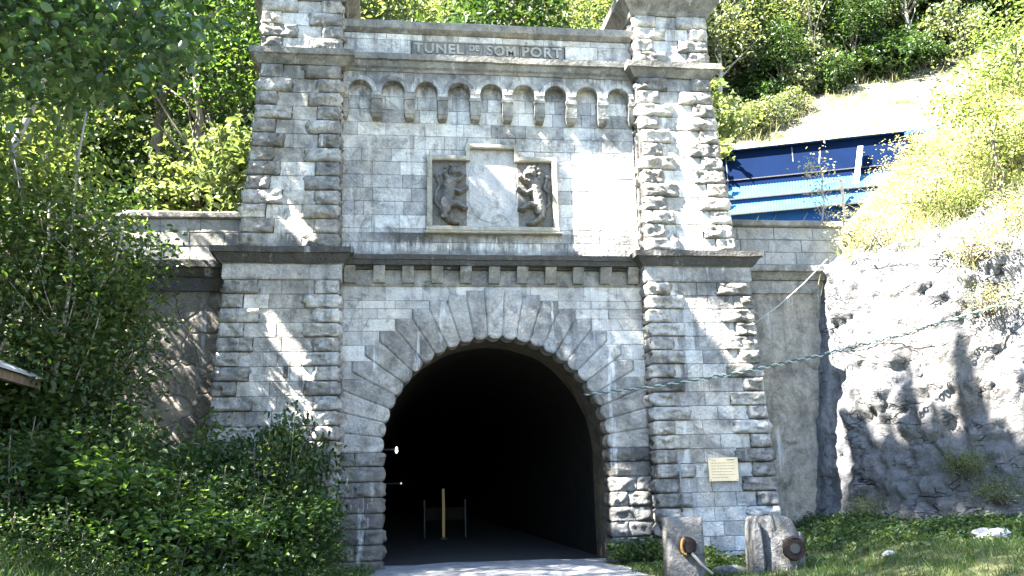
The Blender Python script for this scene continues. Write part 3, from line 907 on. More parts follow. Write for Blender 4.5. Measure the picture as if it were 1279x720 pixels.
# pilasters
def outer_lo(z): return 6.42 - .060*z
def outer_hi(z): return 5.78 - .088*(z-7.0)
FY = -.5
CH = .330
for s in (-1, 1):
    def mp(edge):
        return lambda q: (s*q[0], q[1], q[2])
    core = MB()
    for (z0, z1, fo) in ((-.3, 6.25, outer_lo), (6.2, 11.5, outer_hi), (11.4, 13.05, lambda z: 5.40)):
        xi = W+.02
        a0, a1 = fo(z0)-.03, fo(z1)-.03
        vs = [(xi,FY+.03,z0),(a0,FY+.03,z0),(a0,1.6,z0),(xi,1.6,z0),(xi,FY+.03,z1),(a1,FY+.03,z1),(a1,1.6,z1),(xi,1.6,z1)]
        vs = [(s*x, y, z) for x, y, z in vs]
        core.add(vs, [(0,3,2,1),(4,5,6,7),(0,1,5,4),(1,2,6,5),(2,3,7,6),(3,0,4,7)])
    po = core.build('pilaster', M['mortar'], portal)
    def flip(f): return lambda q: (s*q[0], q[1], q[2])
    for (z0, z1, fo, xin) in ((-.25, 6.20, outer_lo, W), (6.93, 11.33, outer_hi, W+.04), (11.70, 12.98, lambda z: 5.42, W+.03)):
        qn = MB(); qi = MB(); fl = MB()
        nrow = round((z1-z0)/CH); hh = (z1-z0)/nrow
        for r in range(nrow):
            za, zb = z0 + r*hh, z0 + (r+1)*hh
            zm = (za+zb)/2
            xo = fo(zm)
            sl = (fo(zb)-fo(za))/(zb-za)
            def fm2(q, zm=zm, sl=sl, xo=xo, xin=xin):
                k = (q[0]-xin)/(xo-xin)
                return (s*(q[0] + sl*(q[2]-zm)*k), q[1], q[2])
            lw = .78 if r % 2 else .50
            rw = .50 if r % 2 else .78
            lw *= random.uniform(.9, 1.1); rw *= random.uniform(.9, 1.1)
            dlt = .42 if r % 2 else .62
            rblock(qn, xo-lw, xo, FY-.06, FY-.03+dlt+.25, za, zb, .045, .075, TPLQ, fmap=fm2, nscale=5.5, gap=.014)
            rblock(qi, xin, xin+rw, FY-.06, .02, za, zb, .045, .075, TPLQ, fmap=fm2, nscale=5.5, gap=.014)
            # further blocks along the visible outer side
            rblock(qn, xo-.4, xo-.03, FY+dlt+.2, 1.3, za, zb, .03, .02, fmap=fm2)
            # smooth field
            x = xin+rw; xe = xo-lw
            k = 0
            cuts = [x]
            while xe - cuts[-1] > .95: cuts.append(cuts[-1] + random.uniform(.45, .8))
            if xe - cuts[-1] < .25 and len(cuts) > 1: cuts.pop()
            cuts.append(xe)
            for a, b in zip(cuts[:-1], cuts[1:]):
                poly = [(a, za), (b, za), (b, zb), (a, zb)]
                pblock(fl, poly, FY, .12, .012, .004, fmap=lambda v, f=fm2: f(v), jitter=.008)
        qn.build('quoin_stones', M['quoin'], po, True); qi.build('quoin_stones', M['quoin'], po, True)
        fl.build('ashlar_facing', M['field'], po)
    # frieze and cornice
    def ring(z, pr, xi, xo, y1=1.7):
        a, b = xi-pr, xo+pr
        return (z, a, b, FY-pr, y1) if s > 0 else (z, -b, -a, FY-pr, y1)
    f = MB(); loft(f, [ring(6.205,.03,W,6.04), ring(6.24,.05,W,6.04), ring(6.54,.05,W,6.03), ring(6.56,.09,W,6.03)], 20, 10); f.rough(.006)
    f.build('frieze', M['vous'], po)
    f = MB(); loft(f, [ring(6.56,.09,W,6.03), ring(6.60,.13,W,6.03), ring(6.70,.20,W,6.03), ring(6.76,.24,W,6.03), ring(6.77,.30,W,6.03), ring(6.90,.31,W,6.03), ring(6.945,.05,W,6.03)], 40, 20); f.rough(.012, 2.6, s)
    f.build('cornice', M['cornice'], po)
    f = MB(); loft(f, [ring(11.33,.06,W,5.38), ring(11.40,.12,W,5.38), ring(11.50,.2,W,5.38), ring(11.52,.26,W,5.38), ring(11.66,.27,W,5.38), ring(11.71,.03,W,5.38)], 36, 18); f.rough(.012, 2.2, s+5)
    f.build('upper_cornice', M['ucornice'], po)
    f = MB(); loft(f, [ring(12.98,.05,W,5.38), ring(13.02,.08,W,5.38), ring(13.08,.10,W,5.38), ring(13.34,.34,W,5.38), ring(13.36,.36,W,5.38), ring(13.56,.36,W,5.38), ring(13.75,.1,W,5.38)], 36, 18); f.rough(.015, 2.0, s+9)
    f.build('cap', M['ucornice'], po)

# lining of the tunnel
M['throat'] = stone('stone_throat', (.20,.172,.13), (.06,.052,.042), stain=.6, streak=.5, white=.1, bump=1, island=.4)  # lighter tone paints the daylight at the mouth into the colour
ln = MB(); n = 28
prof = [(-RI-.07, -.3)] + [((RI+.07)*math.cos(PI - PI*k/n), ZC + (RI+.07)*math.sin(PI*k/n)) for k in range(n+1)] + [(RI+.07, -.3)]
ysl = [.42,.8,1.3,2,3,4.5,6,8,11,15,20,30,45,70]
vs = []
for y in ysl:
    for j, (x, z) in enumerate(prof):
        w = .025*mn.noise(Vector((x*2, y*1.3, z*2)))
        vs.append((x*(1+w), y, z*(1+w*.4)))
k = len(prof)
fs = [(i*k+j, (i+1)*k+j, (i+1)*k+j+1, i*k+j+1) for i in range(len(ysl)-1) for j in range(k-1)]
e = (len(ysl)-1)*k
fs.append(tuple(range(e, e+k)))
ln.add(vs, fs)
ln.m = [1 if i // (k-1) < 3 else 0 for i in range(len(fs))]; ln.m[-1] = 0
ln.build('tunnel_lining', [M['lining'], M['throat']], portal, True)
# courses of stone lining the first metre of the vault
th = MB()
for j in range(-6, 23+6):
    for q, (ya, yb) in enumerate(((.42, .95), (.95, 1.55))):
        if 0 <= j < 23:
            t0, t1 = (j + .5*(q % 2))*PI/23, (j+1+.5*(q % 2))*PI/23
            if t1 > PI: continue
            pts = [((RI+.045)*math.cos(t), ZC + (RI+.045)*math.sin(t)) for t in (t0+.006, t1-.006)]
        else:
            kk_ = -j if j < 0 else j-22
            sgn = 1 if j < 0 else -1
            pts = [(sgn*(RI+.045), ZC-.4*kk_+.012), (sgn*(RI+.045), ZC-.4*(kk_-1)-.012)]
        th.add([(pts[0][0], ya+.01, pts[0][1]), (pts[1][0], ya+.01, pts[1][1]), (pts[1][0], yb-.01, pts[1][1]), (pts[0][0], yb-.01, pts[0][1])], [(0,1,2,3)])
th.build('vault_stones', M['throat'], portal)

# ------------------------------------------------------------------ wing walls
def wing(s, x1, label):
    t = thing('wing_wall', label, 'wall')
    body = MB()
    x0 = 5.4
    a, b = (x0, x1) if s > 0 else (-x1, -x0)
    nx, nz_ = 40, 30
    vs = [(a+(b-a)*i/nx, .8+.06*fbm(a+(b-a)*i/nx, 6.3*j/nz_, 1.1, 2), -.4+6.65*j/nz_) for j in range(nz_+1) for i in range(nx+1)]
    body.add(vs, [(j*(nx+1)+i, j*(nx+1)+i+1, (j+1)*(nx+1)+i+1, (j+1)*(nx+1)+i) for j in range(nz_) for i in range(nx)])
    body.box(a, b, .95, 1.5, -.4, 7.9)
    body.build('masonry', M['rubble'] if s < 0 else M['render'], t, True)
    f = MB(); loft(f, [(6.20,a,b,.74,1.4),(6.52,a,b,.72,1.4)], 40, 2); f.rough(.006); f.build('frieze', M['cornice'] if s < 0 else M['corbel'], t)
    f = MB(); loft(f, [(6.53,a,b,.66,1.4),(6.60,a,b,.60,1.4),(6.70,a,b,.55,1.4),(6.72,a,b,.46,1.4),(6.86,a,b,.44,1.4),(6.94,a,b,.7,1.4)], 50, 2); f.rough(.014, 2.4, s); f.build('cornice', M['cornice'] if s < 0 else M['ucornice'], t)
    f = MB(); z = 6.95
    for r in range(3):
        zb = z + .33; x = a
        while x < b-.01:
            nx2 = min(b, x + random.uniform(.7, 1.2))
            if b-nx2 < .4: nx2 = b
            pblock(f, [(x,z),(nx2,z),(nx2,zb),(x,zb)], .8, .3, .014, .005, jitter=.01)
            x = nx2
        z = zb
    f.build('parapet', M['wingash'], t)
    f = MB(); loft(f, [(7.94,a,b,.76,1.5),(7.97,a,b,.70,1.5),(8.08,a,b,.69,1.5),(8.13,a,b,.8,1.5)], 60, 2); f.rough(.016, 2.2, s+3); f.build('coping', M['ucornice'], t)
    return t
wing(-1, 24.0, 'brown rubble wing wall with a blackened cornice, left of the portal behind the shrubs')
wing(1, 9.2, 'patched grey retaining wing wall between the right pilaster and the rock face')

# ------------------------------------------------------------------ rock face on the right
base_pts = [(7.55,3.2),(7.62,1.4),(7.75,.55),(8.05,-.1),(8.5,-.9),(9.0,-1.6),(9.7,-2.4),(10.5,-3.0),(11.5,-3.7),(12.6,-4.8),(13.6,-6.5),(14.6,-9),(15.5,-13),(16,-20),(17,-40)]
def base_at(u):
    u = min(len(base_pts)-1.001, u); i = int(u); f = u-i
    return (base_pts[i][0]*(1-f)+base_pts[i+1][0]*f, base_pts[i][1]*(1-f)+base_pts[i+1][1]*f)
def rock_pt(u, h):
    bx, by = base_at(u)
    bxn, byn = base_at(u+.3); dx, dy = bxn-bx, byn-by; l = math.hypot(dx, dy) or 1
    nx, ny = dy/l, -dx/l          # outward is to the left/front
    if nx > 0: nx, ny = -nx, -ny
    ln_ = .12*h if h < 6.6 else .79 + 1.12*(h-6.6)
    bk = 0 if h < 6.6 else .30*(h-6.6)
    p = Vector((bx + ln_, by + bk, h))
    q = Vector((p.x*.8 + p.z*.35, p.y*.8, p.z*.75 - p.x*.3))
    w_ = mn.noise_vector(p*.7)*.35
    def cell(v, k):
        dd, pp = mn.voronoi(v)
        return mn.noise(pp[0]*7.31 + Vector((k, 0, k)))*1.3, min(1, (dd[1]-dd[0])*4)
    c1, e1 = cell((q + w_)*.75, 1.0); c2, e2 = cell((q*1.0 + w_)*1.9, 5.0); c3, e3 = cell((q + w_*.5)*4.3, 9.0)
    crag = .20*c1*e1 + .22*c2*e2 + .13*c3*e3 + .30*mn.noise(p*.35) + .05*mn.noise(p*6.5) - .05*(1-e2) - .04*(1-e3)
    lay = 0
    a = (crag + lay)*min(1, .35 + h/3)
    if u < 2.2: a *= .4
    soft = 1 if h < 7.5 else max(.35, 1-(h-7.5)*.2)
    p.x += nx*a*soft; p.y += ny*a*soft; p.z += .25*a*soft
    return p
us = [i*.05 for i in range(int(10/.05))] + [10+.25*i for i in range(16)]
hs = [-.6+.075*i for i in range(108)] + [7.5+.16*i for i in range(56)] + [16.7, 18, 21, 26, 34, 50]
V = [tuple(rock_pt(u, h)) for h in hs for u in us]
nu_ = len(us)
Q = []; mi = []
for j in range(len(hs)-1):
    for i in range(nu_-1):
        Q.append((j*nu_+i, j*nu_+i+1, (j+1)*nu_+i+1, (j+1)*nu_+i)); 
        mi.append(1 if hs[j] + 1.0*mn.noise(Vector((us[i]*1.7, hs[j]*.5, 4))) > 7.6 else 0)
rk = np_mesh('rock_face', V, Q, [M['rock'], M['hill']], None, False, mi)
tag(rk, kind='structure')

#@@PART2@@
# ------------------------------------------------------------------ small things
# yellow notice on the right pilaster
t = thing('notice_board', 'small cream yellow notice plate with faint lines of writing on the right pilaster', 'notice', (5.06, -.575, 1.86))
mb = MB(); loft(mb, [(-.26,-.345,.345,-.012,.012),(.26,-.345,.345,-.012,.012)], 4, 1)
M['plaque'] = plain('cream_enamel', (.78,.60,.36), .55, var=.12, scale=6, bump=.05)
M['ink'] = plain('faded_ink', (.34,.26,.13), .7, var=.3)
mb.build('plate', M['plaque'], t)
for k, (x0, x1) in enumerate([(-.27,-.18),(-.28,.27),(-.28,.25),(-.28,.27),(-.28,.20),(-.28,.26),(-.28,.10)]):
    z = .205 - k*.064; mb = MB()
    x = x0
    while x < x1:
        w = random.uniform(.02, .075); mb.box(x, min(x1, x+w), -.016, -.012, z-.006, z+.006); x += w+.014
    mb.build('writing_line', M['ink'], t)
mb = MB(); mb.box(.08, .27, -.0165, -.0125, .197, .222); mb.build('writing_heading', M['ink'], t)
for x in (-.31,.31):
    for z in (-.23,.23):
        t2 = MB(); tube(t2, [(x,-.022,z),(x,.02,z)], .011, 8); t2.build('screw', M['steel'], t)

# grey rod up the right pilaster
mb = MB(); tube(mb, [(4.02,-.64,.95),(4.02,-.64,2.08)], .021, 8)
rod = mb.build('metal_rod', M['steel'], None, True); tag(rod, 'thin upright grey metal rod fixed to the right pilaster behind the square stone post', 'rod')
# small black iron bracket on the left pilaster
t = thing('iron_bracket', 'small black iron bracket set in the left pilaster above the bushes', 'bracket', (-4.66, -.52, 4.15))
mb = MB(); loft(mb, [(-.13,-.05,.05,-.06,.03),(.02,-.05,.05,-.08,.03),(.13,-.045,.045,-.04,.03)], 3, 2); mb.build('plate', M['iron'], t)
mb = MB(); tube(mb, [(0,-.05,.06),(0,-.15,.05),(0,-.17,-.01),(0,-.14,-.05)], .016, 6); mb.build('hook', M['iron'], t, True)

# twisted cable from the arch to the rock
def cable_path(n):
    a = Vector((2.02, -.16, 3.62)); b = Vector((13.4, -3.9, 6.15)); out = []
    for i in range(n+1):
        f = i/n; p = a.lerp(b, f); p.z -= .62*4*f*(1-f)*.75
        out.append(p)
    return out
t = thing('cable', 'twisted green and white cable slung from the arch across the right pilaster to the rock', 'cable', (0, 0, 0))
cpnts = cable_path(420)
for ph, mt_ in ((0, plain('cable_green', (.03,.075,.058), .5, var=.3)), (PI, plain('cable_pale', (.34,.37,.33), .5, var=.3))):
    pts = []
    for i, p in enumerate(cpnts):
        sag = 1.0 if 90 < i < 300 else .6
        a = i*.62 + ph
        pts.append(p + Vector((0, math.cos(a)*.024*sag, math.sin(a)*.030*sag)))
    mb = MB(); tube(mb, pts, .016, 6); mb.build('strand', mt_, t, True)
mb = MB(); tube(mb, [(2.02,-.02,3.62),(2.02,-.2,3.62)], .03, 8); mb.build('anchor_bolt', M['iron'], t)
mb = MB(); tube(mb, [(8.5,.35,7.0),(7.7,.1,6.32),(6.9,-.15,5.72),(6.12,-.42,5.22)], .012, 6)
tag(mb.build('wire', plain('bare_wire', (.4,.4,.38), .5), None, True), 'thin bare wire slanting from the right wing cornice down to the right pilaster', 'wire')

# stone posts with rusty buffers
def gz(x, y): return ground_z(x, y)
t = thing('stone_post', 'square weathered stone post with a rusty ochre stub and ring on its front', 'stone post', (2.86, -4.2, gz(2.86,-4.2)), R(-4))
mb = MB(); rblock(mb, -.33, .33, -.26, .26, -.35, 1.10, .012, .012, TPL3); mb.build('post', M['block'], t, True)
mb = MB(); tube(mb, [(.0,-.22,.60),(.0,-.34,.60)], [.17,.165], 20); tube(mb, [(0,-.34,.60),(.01,-.42,.59)], [.11,.10], 16)
mb.rough(.012, 9); b_ = mb.build('buffer_stub', M['rust'], t)
mb = MB()
pts = [(-.07+.06*math.cos(a), -.43, .60+.14*math.sin(a)) for a in np.linspace(PI*.5, PI*1.6, 9)]
tube(mb, pts, .028, 7); mb.build('ring', M['rusty_yellow'], b_, True)
mb = MB(); tube(mb, [(.06,-.36,.47),(.22,-.40,.28),(.40,-.42,.12)], [.03,.028,.022], 7); mb.rough(.01, 8); mb.build('bar', plain('dead_wood', (.30,.27,.23), .9, var=.4), t)

t = thing('stone_post', 'leaning rounded stone post with a thin upright slab and a round dark rusty drum', 'stone post', (4.62, -4.0, gz(4.62,-4.0)), R(-8))
mb = MB()
prof = [(-.20,-.3),(.16,-.3),(.15,.3),(.12,.7),(.06,.93),(-.02,1.02),(-.10,.98),(-.16,.8),(-.19,.4)]
pblock(mb, prof, -.33, .62, .05, 0, jitter=0)
mb.v = [(x*.62-.30, y, z) for x, y, z in mb.v]; mb.rough(.018, 4); mb.build('slab', M['block'], t)
mb = MB(); rblock(mb, -.14, .48, -.16, .46, -.35, 1.04, .10, .07, TPL3, nscale=2.0)
mb.v = [(x - .25*max(0, z-.45)**1.5*(x > .1), y + .12*max(0, z-.5), z*(1 - .22*abs(x-.1)**1.5)) for x, y, z in mb.v]
mb.build('post', M['block'], t, True)
mb = MB(); rblock(mb, .34, .58, -.02, .42, -.3, .72, .06, .05, TPL3, nscale=2.5); mb.build('side_lump', M['block'], t, True)
mb = MB(); tube(mb, [(.30,-.15,.46),(.31,-.30,.45),(.31,-.33,.45),(.31,-.40,.45),(.31,-.46,.445)], [.15,.17,.20,.22,.195], 24); mb.rough(.026, 6)
b_ = mb.build('buffer_drum', M['rust'], t)
mb = MB(); tube(mb, [(.31,-.455,.45),(.31,-.475,.45)], [.10,.09], 12); mb.build('hub', M['iron'], b_)

def boulder(x, y, r, sx, sy, sz, label, mat, seed):
    bm = bmesh.new(); bmesh.ops.create_icosphere(bm, subdivisions=4, radius=1)
    for v in bm.verts:
        p = v.co.copy(); q = p*1.3 + Vector((seed, seed, 0))
        d = 1 + .3*mn.noise(q) + .16*mn.noise(q*2.6) + .07*mn.noise(q*6)
        v.co = Vector((p.x*sx*d, p.y*sy*d, max(-.4, p.z)*sz*d))*r
    me = bpy.data.meshes.new('boulder'); bm.to_mesh(me); bm.free(); me.materials.append(mat)
    o = link(bpy.data.objects.new('boulder', me)); o.location = (x, y, gz(x, y)+.05)
    tag(o, label, 'boulder')
boulder(9.0, -4.2, .38, 1.1, .8, .5, 'pale flat boulder lying in the grass at the far right', M['boulder'], 3)
boulder(3.95, -3.6, .26, 1.2, .8, .55, 'low grey boulder lying between the two stone posts', M['block'], 9)
boulder(6.4, -5.0, .10, 1.2, .9, .6, 'small pale stone in the grass right of the drum post', M['boulder'], 15)
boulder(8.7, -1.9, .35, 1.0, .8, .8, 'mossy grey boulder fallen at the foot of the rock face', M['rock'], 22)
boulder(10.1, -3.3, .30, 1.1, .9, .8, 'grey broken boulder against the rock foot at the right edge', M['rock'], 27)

# hut on the left edge: only a corner of its eaves shows
t = thing('hut', 'small plank hut with a pale metal roof edge at the left edge among leaves', 'hut', (-10.60, -5.2, .06))
M['tin'] = plain('pale_tin', (.50,.53,.56), .4, .3, var=.25, scale=5)
M['plank'] = plain('old_plank', (.17,.13,.10), .9, var=.5, scale=6, stretchz=.15)
mb = MB(); mb.box(-1.5, 1.45, -1.2, 1.2, .5, 3.3); mb.build('walls', M['plank'], t)
mb = MB()
nx = 40
rp = []
for j in range(2):
    for i in range(nx+1):
        x = -2.1 + 4.2*i/nx
        rp.append((x, -1.6 if j == 0 else 1.6, 4.55 - .45*abs(x) + .015*math.sin(i*2.2)))
mb.add(rp + [(x, y, z-.04) for x, y, z in rp],
       [(i, i+1, nx+2+i, nx+1+i) for i in range(nx)] + [(2*nx+2+i, 3*nx+3+i, 3*nx+4+i, 2*nx+3+i) for i in range(nx)] +
       [(i, 2*nx+2+i, 2*nx+3+i, i+1) for i in range(nx)] + [(nx, 3*nx+2, 4*nx+3, 2*nx+1)])
mb.build('roof', M['tin'], t)
mb = MB(); mb.box(-2.05, 2.02, -1.55, -1.46, 3.35, 3.52); mb.box(1.93, 2.02, -1.5, 1.5, 3.42, 3.57); mb.build('eaves_board', M['plank'], t)

# deep in the tunnel
t = thing('tunnel_lamp', 'small bright white lamp on the left wall just inside the tunnel', 'lamp', (-2.2, 4.0, 2.6))
mb = MB(); tube(mb, [(-.33,0,.02),(-.05,0,.02)], .02, 6); mb.build('arm', M['iron'], t)
mb = MB(); loft(mb, [(-.07,-.02,.02,-.02,.02),(-.03,-.03,.03,-.03,.03),(.04,-.025,.025,-.03,.03),(.08,-.012,.012,-.012,.012)], 4, 4); mb.build('bulb', emit('lamp_white', (.9,.95,1), 1.6), t)
t = thing('tunnel_lamp', 'tiny dim lamp low on the left tunnel wall, below the bright one', 'lamp', (-2.02, 7.0, 1.75))
mb = MB(); tube(mb, [(-.5,0,.0),(-.03,0,.0)], .02, 6); mb.build('arm', M['iron'], t)
mb = MB(); loft(mb, [(-.025,-.02,.02,-.02,.02),(.025,-.02,.02,-.02,.02)], 2, 2); mb.build('bulb', emit('lamp_dim', (.9,.95,1), .06), t)
t = thing('marker_post', 'pale yellow marker post glowing as if lit, standing in the dark tunnel', 'post', (-.62, 9.6, 0))
mb = MB(); tube(mb, [(0,0,0),(0,0,.45),(.005,0,.95),(0,0,1.56)], [.04,.045,.045,.04], 10); mb.build('post', emit('glow_yellow', (.62,.54,.30), .010), t)  # post emits faintly in place of light falling on it
mb = MB(); tube(mb, [(0,0,-.02),(0,0,.05)], [.14,.12], 12); mb.build('foot', M['iron'], t)
t = thing('barrier', 'dim low barrier with two end posts far inside the tunnel', 'barrier', (-.55, 10.4, 0))
mb = MB(); mb.box(-.6, .66, -.02, .02, .55, .95); mb.build('panel', plain('dim_panel', (.012,.011,.008), .9, spec=.1), t)
for x in (-.64, .70):
    mb = MB(); tube(mb, [(x,0,0),(x,0,1.2)], .035, 8); mb.build('post', M['iron'], t)

# the blue shed on the terrace behind the right wing wall
A = np.array([10.7, 5.0]); DX = np.array([.923, -.384]); DB = np.array([.384, .923])
ang = math.atan2(DX[1], DX[0])
t = thing('blue_shed', 'long blue painted metal shed on the terrace behind the right wing wall', 'shed', (A[0], A[1], 8.4), ang)
M['navy'] = plain('navy_sheet', (.0016,.0085,.034), .8, 0, var=.25, scale=1.2, bump=.05, spec=.05)
M['sky'] = plain('pale_blue_sheet', (.03,.12,.24), .6, 0, var=.3, scale=1.5, bump=.05, spec=.1)
M['blue'] = plain('mid_blue_sheet', (.012,.07,.26), .6, 0, var=.25, scale=1.5, bump=.05, spec=.1)
M['white_paint'] = plain('white_paint', (.72,.74,.75), .5, var=.1)
X0, X1 = -4.2, 2.9
def corr(name, x0, x1, ya, za, yb, zb, mat, pitch=.09, amp=.018):
    m2 = MB(); n = int((x1-x0)/pitch*3); vs = []
    for j in range(2):
        for i in range(n+1):
            x = x0+(x1-x0)*i/n; o = amp*math.sin(i/3*2*PI)
            vs.append((x, ya if j == 0 else yb, (za if j == 0 else zb)+o))
    m2.add(vs, [(i, i+1, n+2+i, n+1+i) for i in range(n)])
    return m2.build(name, mat, t, True)
mb = MB(); mb.box(X0, X1, .45, 3.5, 2.2, 3.62); mb.build('upper_wall', M['navy'], t)
M['seam'] = plain('faded_seam', (.10,.13,.17), .6)
for x in (-2.62, -.55):
    mb = MB(); mb.box(x-.013, x+.013, .435, .46, 2.35 if x < -2 else 3.1, 3.6); mb.build('seam_strip', M['seam'], t)
mb = MB(); mb.box(X0, X1-.2, .40, .449, 2.66, 2.69); mb.build('rail', M['iron'], t)
mb = MB(); loft(mb, [(3.62,X0-.1,X1+.5,.30,3.7),(3.66,X0-.1,X1+.5,.28,3.7),(3.70,X0-.1,X1+.5,.4,3.7)], 20, 4); mb.build('roof', M['navy'], t)
corr('awning', X0, X1-.5, .46, 2.46, .08, 1.95, M['sky'])
mb = MB(); mb.box(X0, X1-.55, .0, .09, 1.90, 1.95); mb.build('gutter', M['iron'], t)
mb = MB(); mb.box(X0, X1-.7, .12, 3.4, -.4, 1.99); mb.build('lower_wall', M['blue'], t)
corr('lower_awning', X0, X1-.7, .11, 1.80, -.18, 1.40, M['sky'])
mb = MB(); mb.box(X0, X1-.7, -.24, -.17, 1.34, 1.385); mb.build('gutter', M['iron'], t)
mb = MB(); mb.add([(1.15,.2,2.0),(1.3,.2,2.0),(1.3,.3,2.0),(1.15,.3,2.0),(1.4,.2,3.3),(1.55,.2,3.3),(1.55,.3,3.3),(1.4,.3,3.3)], [(0,3,2,1),(4,5,6,7),(0,1,5,4),(1,2,6,5),(2,3,7,6),(3,0,4,7)])
mb.build('brace', M['white_paint'], t)
mb = MB(); tube(mb, [(X1-.1,.3,3.55),(X1+1.5,.2,3.72)], .06, 8); mb.build('beam', M['blue'], t)
mb = MB(); mb.box(.72, .80, -.34, -.26, .9, 2.1); mb.build('downpipe', M['iron'], t)

# ------------------------------------------------------------------ canopy that shades the portal (trees left of the frame)
# sun-lit areas of the portal, in (x, z) on a plane of constant y; the crowns have gaps that let these beams through
GAPS = [
 (-0.5, [(3.42,11.26),(3.96,11.18),(4.63,10.57),(5.43,10.29),(5.84,7.04),(3.43,6.98)]),
 (0, [(1.98,8.77),(2.57,9.11),(3.79,9.29),(3.67,6.99),(2.07,6.97)]),
 (-0.5, [(-5.18,8.04),(-4.85,8.08),(-3.94,7.07),(-4.26,6.90)]),
 (-0.5, [(-5.29,5.33),(-4.84,5.29),(-3.96,4.12),(-4.30,3.99)]),
 (-0.5, [(-5.31,3.86),(-4.60,3.92),(-3.60,2.84),(-3.59,2.24),(-4.99,2.52)]),
 (-0.5, [(4.30,5.94),(4.76,5.79),(5.83,4.91),(6.14,3.88),(5.37,4.54)]),
 (-0.03, [(-0.12,9.22),(0.23,9.23),(1.45,8.41),(1.43,7.61),(1.17,8.06),(0.49,8.65)]),
 (-0.5, [(-5.40,12.34),(-4.99,12.26),(-4.94,11.45),(-5.37,11.43)]),
 (-0.5, [(-4.76,11.52),(-4.55,12.05),(-4.06,11.75),(-3.60,11.81),(-3.60,11.49)]),
 (-0.1, [(2.58,1.64),(3.25,1.63),(3.39,0.78),(2.54,0.71)]),
 (-0.85, [(3.0,13.65),(5.9,13.65),(5.9,13.0),(3.0,13.0)]),
 (-0.55, [(3.24,13.37),(5.70,13.50),(5.48,12.83),(4.95,12.59),(5.51,11.75),(4.51,12.13),(3.42,11.66)]),
 (0.75, [(-7.64,7.41),(-7.41,7.45),(-6.54,7.07),(-6.81,6.92)]),
 (0.75, [(-6.68,7.46),(-6.47,7.50),(-6.09,7.20),(-6.23,7.08)]),
 (0.75, [(-8.48,8.13),(-6.13,8.17),(-6.12,7.98),(-8.47,7.94)]),
 (-0.42, [(-1.05,11.54),(3.39,11.55),(3.38,11.38),(-1.05,11.38)]),
 (-0.5, [(-6.29,4.94),(-5.81,4.59),(-5.78,3.72),(-6.02,3.55)]),
 (-0.5, [(3.40,6.53),(3.97,6.34),(3.65,5.67),(3.36,5.67)]),
]
def grow(poly, k, m):
    cx = sum(p[0] for p in poly)/len(poly); cz = sum(p[1] for p in poly)/len(poly); out = []
    for x, z in poly:
        l = math.hypot(x-cx, z-cz) or 1; f = k + m/l; out.append((cx+(x-cx)*f, cz+(z-cz)*f))
    return out
GAPS = [(y, grow(p, 1.06, .14 if i < 2 or i in (5, 6, 11) else .03)) for i, (y, p) in enumerate(GAPS)]
GAP_GROUND = [[(-.6,-5.2),(1.6,-4.6),(1.9,-4.0),(.2,-4.3)]]
def in_poly(x, z, poly):
    c = np.zeros(len(x), bool); n = len(poly); j = n-1
    for i in range(n):
        xi, zi = poly[i]; xj, zj = poly[j]
        k = ((zi > z) != (zj > z)) & (x < (xj-xi)*(z-zi)/((zj-zi) or 1e-9) + xi)
        c ^= k; j = i
    return c
def to_wall(P, y=-.3):
    t_ = (y-P[:, 1])/LD[1]
    return P[:, 0]+LD[0]*t_, P[:, 2]+LD[2]*t_
def to_ground(P):
    t_ = (.05-P[:, 2])/LD[2]
    return P[:, 0]+LD[0]*t_, P[:, 1]+LD[1]*t_
def to_rock(P):
    # vertical plane through the rock foot from (7.9, .3) to (11, -3.3)
    nrm_ = np.array([-.76, -.65, .12]); o = np.array([8.3, -.3, 1.0])
    t_ = ((o-P) @ nrm_)/(LD @ nrm_)
    Hh = P + LD*t_[:, None]
    return Hh
SPIKES = [(.3,3.3,.5),(.95,2.9,.35),(1.55,4.3,.32),(2.1,3.0,.4),(2.75,5.2,.42),(3.3,2.9,.4),(3.9,4.1,.4),(4.6,3.4,.5)]
def rock_shadow_top(s):
    v = np.full(len(s), 1.75)
    for c, h, w in SPIKES: v = np.maximum(v, h - np.abs(s-c)/w*(h-1.6)*.9)
    return v
OFFS = [np.array(o)*.07 for o in ((0,0,0),(.6,-.8,0),(-.6,.8,0),(0,.6,.8),(0,-.6,-.8))]
def lets_through(P):
    """True where a leaf would stand in one of the open beams"""
    d = np.zeros(len(P), bool)
    for y, g in GAPS:
        ok = P[:, 1] < y-.1
        for o in OFFS:
            x, z = to_wall(P + o, y); d |= in_poly(x, z, g) & ok
    gx, gy = to_ground(P)
    for g in GAP_GROUND: d |= in_poly(gx, gy, g)
    Hh = to_rock(P)
    s = np.hypot(Hh[:, 0]-8.3, Hh[:, 1]+.3)*np.sign(Hh[:, 0]-8.3)
    top = rock_shadow_top(s)
    d |= (s > -.9) & (s < 9) & (Hh[:, 2] > top) & (Hh[:, 2] < 15)
    return d

def twig_leaves(C, per, spread, size, rng, droop=.3):
    P = clumps(C, per, spread, rng)
    P = P[~lets_through(P)]
    return P
rng = np.random.default_rng(5)
nA = 3300
hx_, hz_ = rng.uniform(-13, 6.6, nA), rng.uniform(-.3, 14.2, nA)
Xc = rng.uniform(-15.5, -9.3, nA)
ok = (hx_ - Xc > 1.2) & ((hx_ > -6.9) | (rng.uniform(0, 1, nA) < .5))
hx_, hz_, Xc = hx_[ok], hz_[ok], Xc[ok]
tt = (hx_-Xc)/LD[0]
CA = np.stack([Xc, -.3 - LD[1]*tt, hz_ - LD[2]*tt], 1)
nB = 3000
gx_, gy_ = rng.uniform(-7, 11.5, nB), rng.uniform(-9, .2, nB)
Xc = rng.uniform(-16, -9.8, nB); tt = (gx_-Xc)/LD[0]
CB = np.stack([Xc, gy_ - LD[1]*tt, .05 - LD[2]*tt], 1)
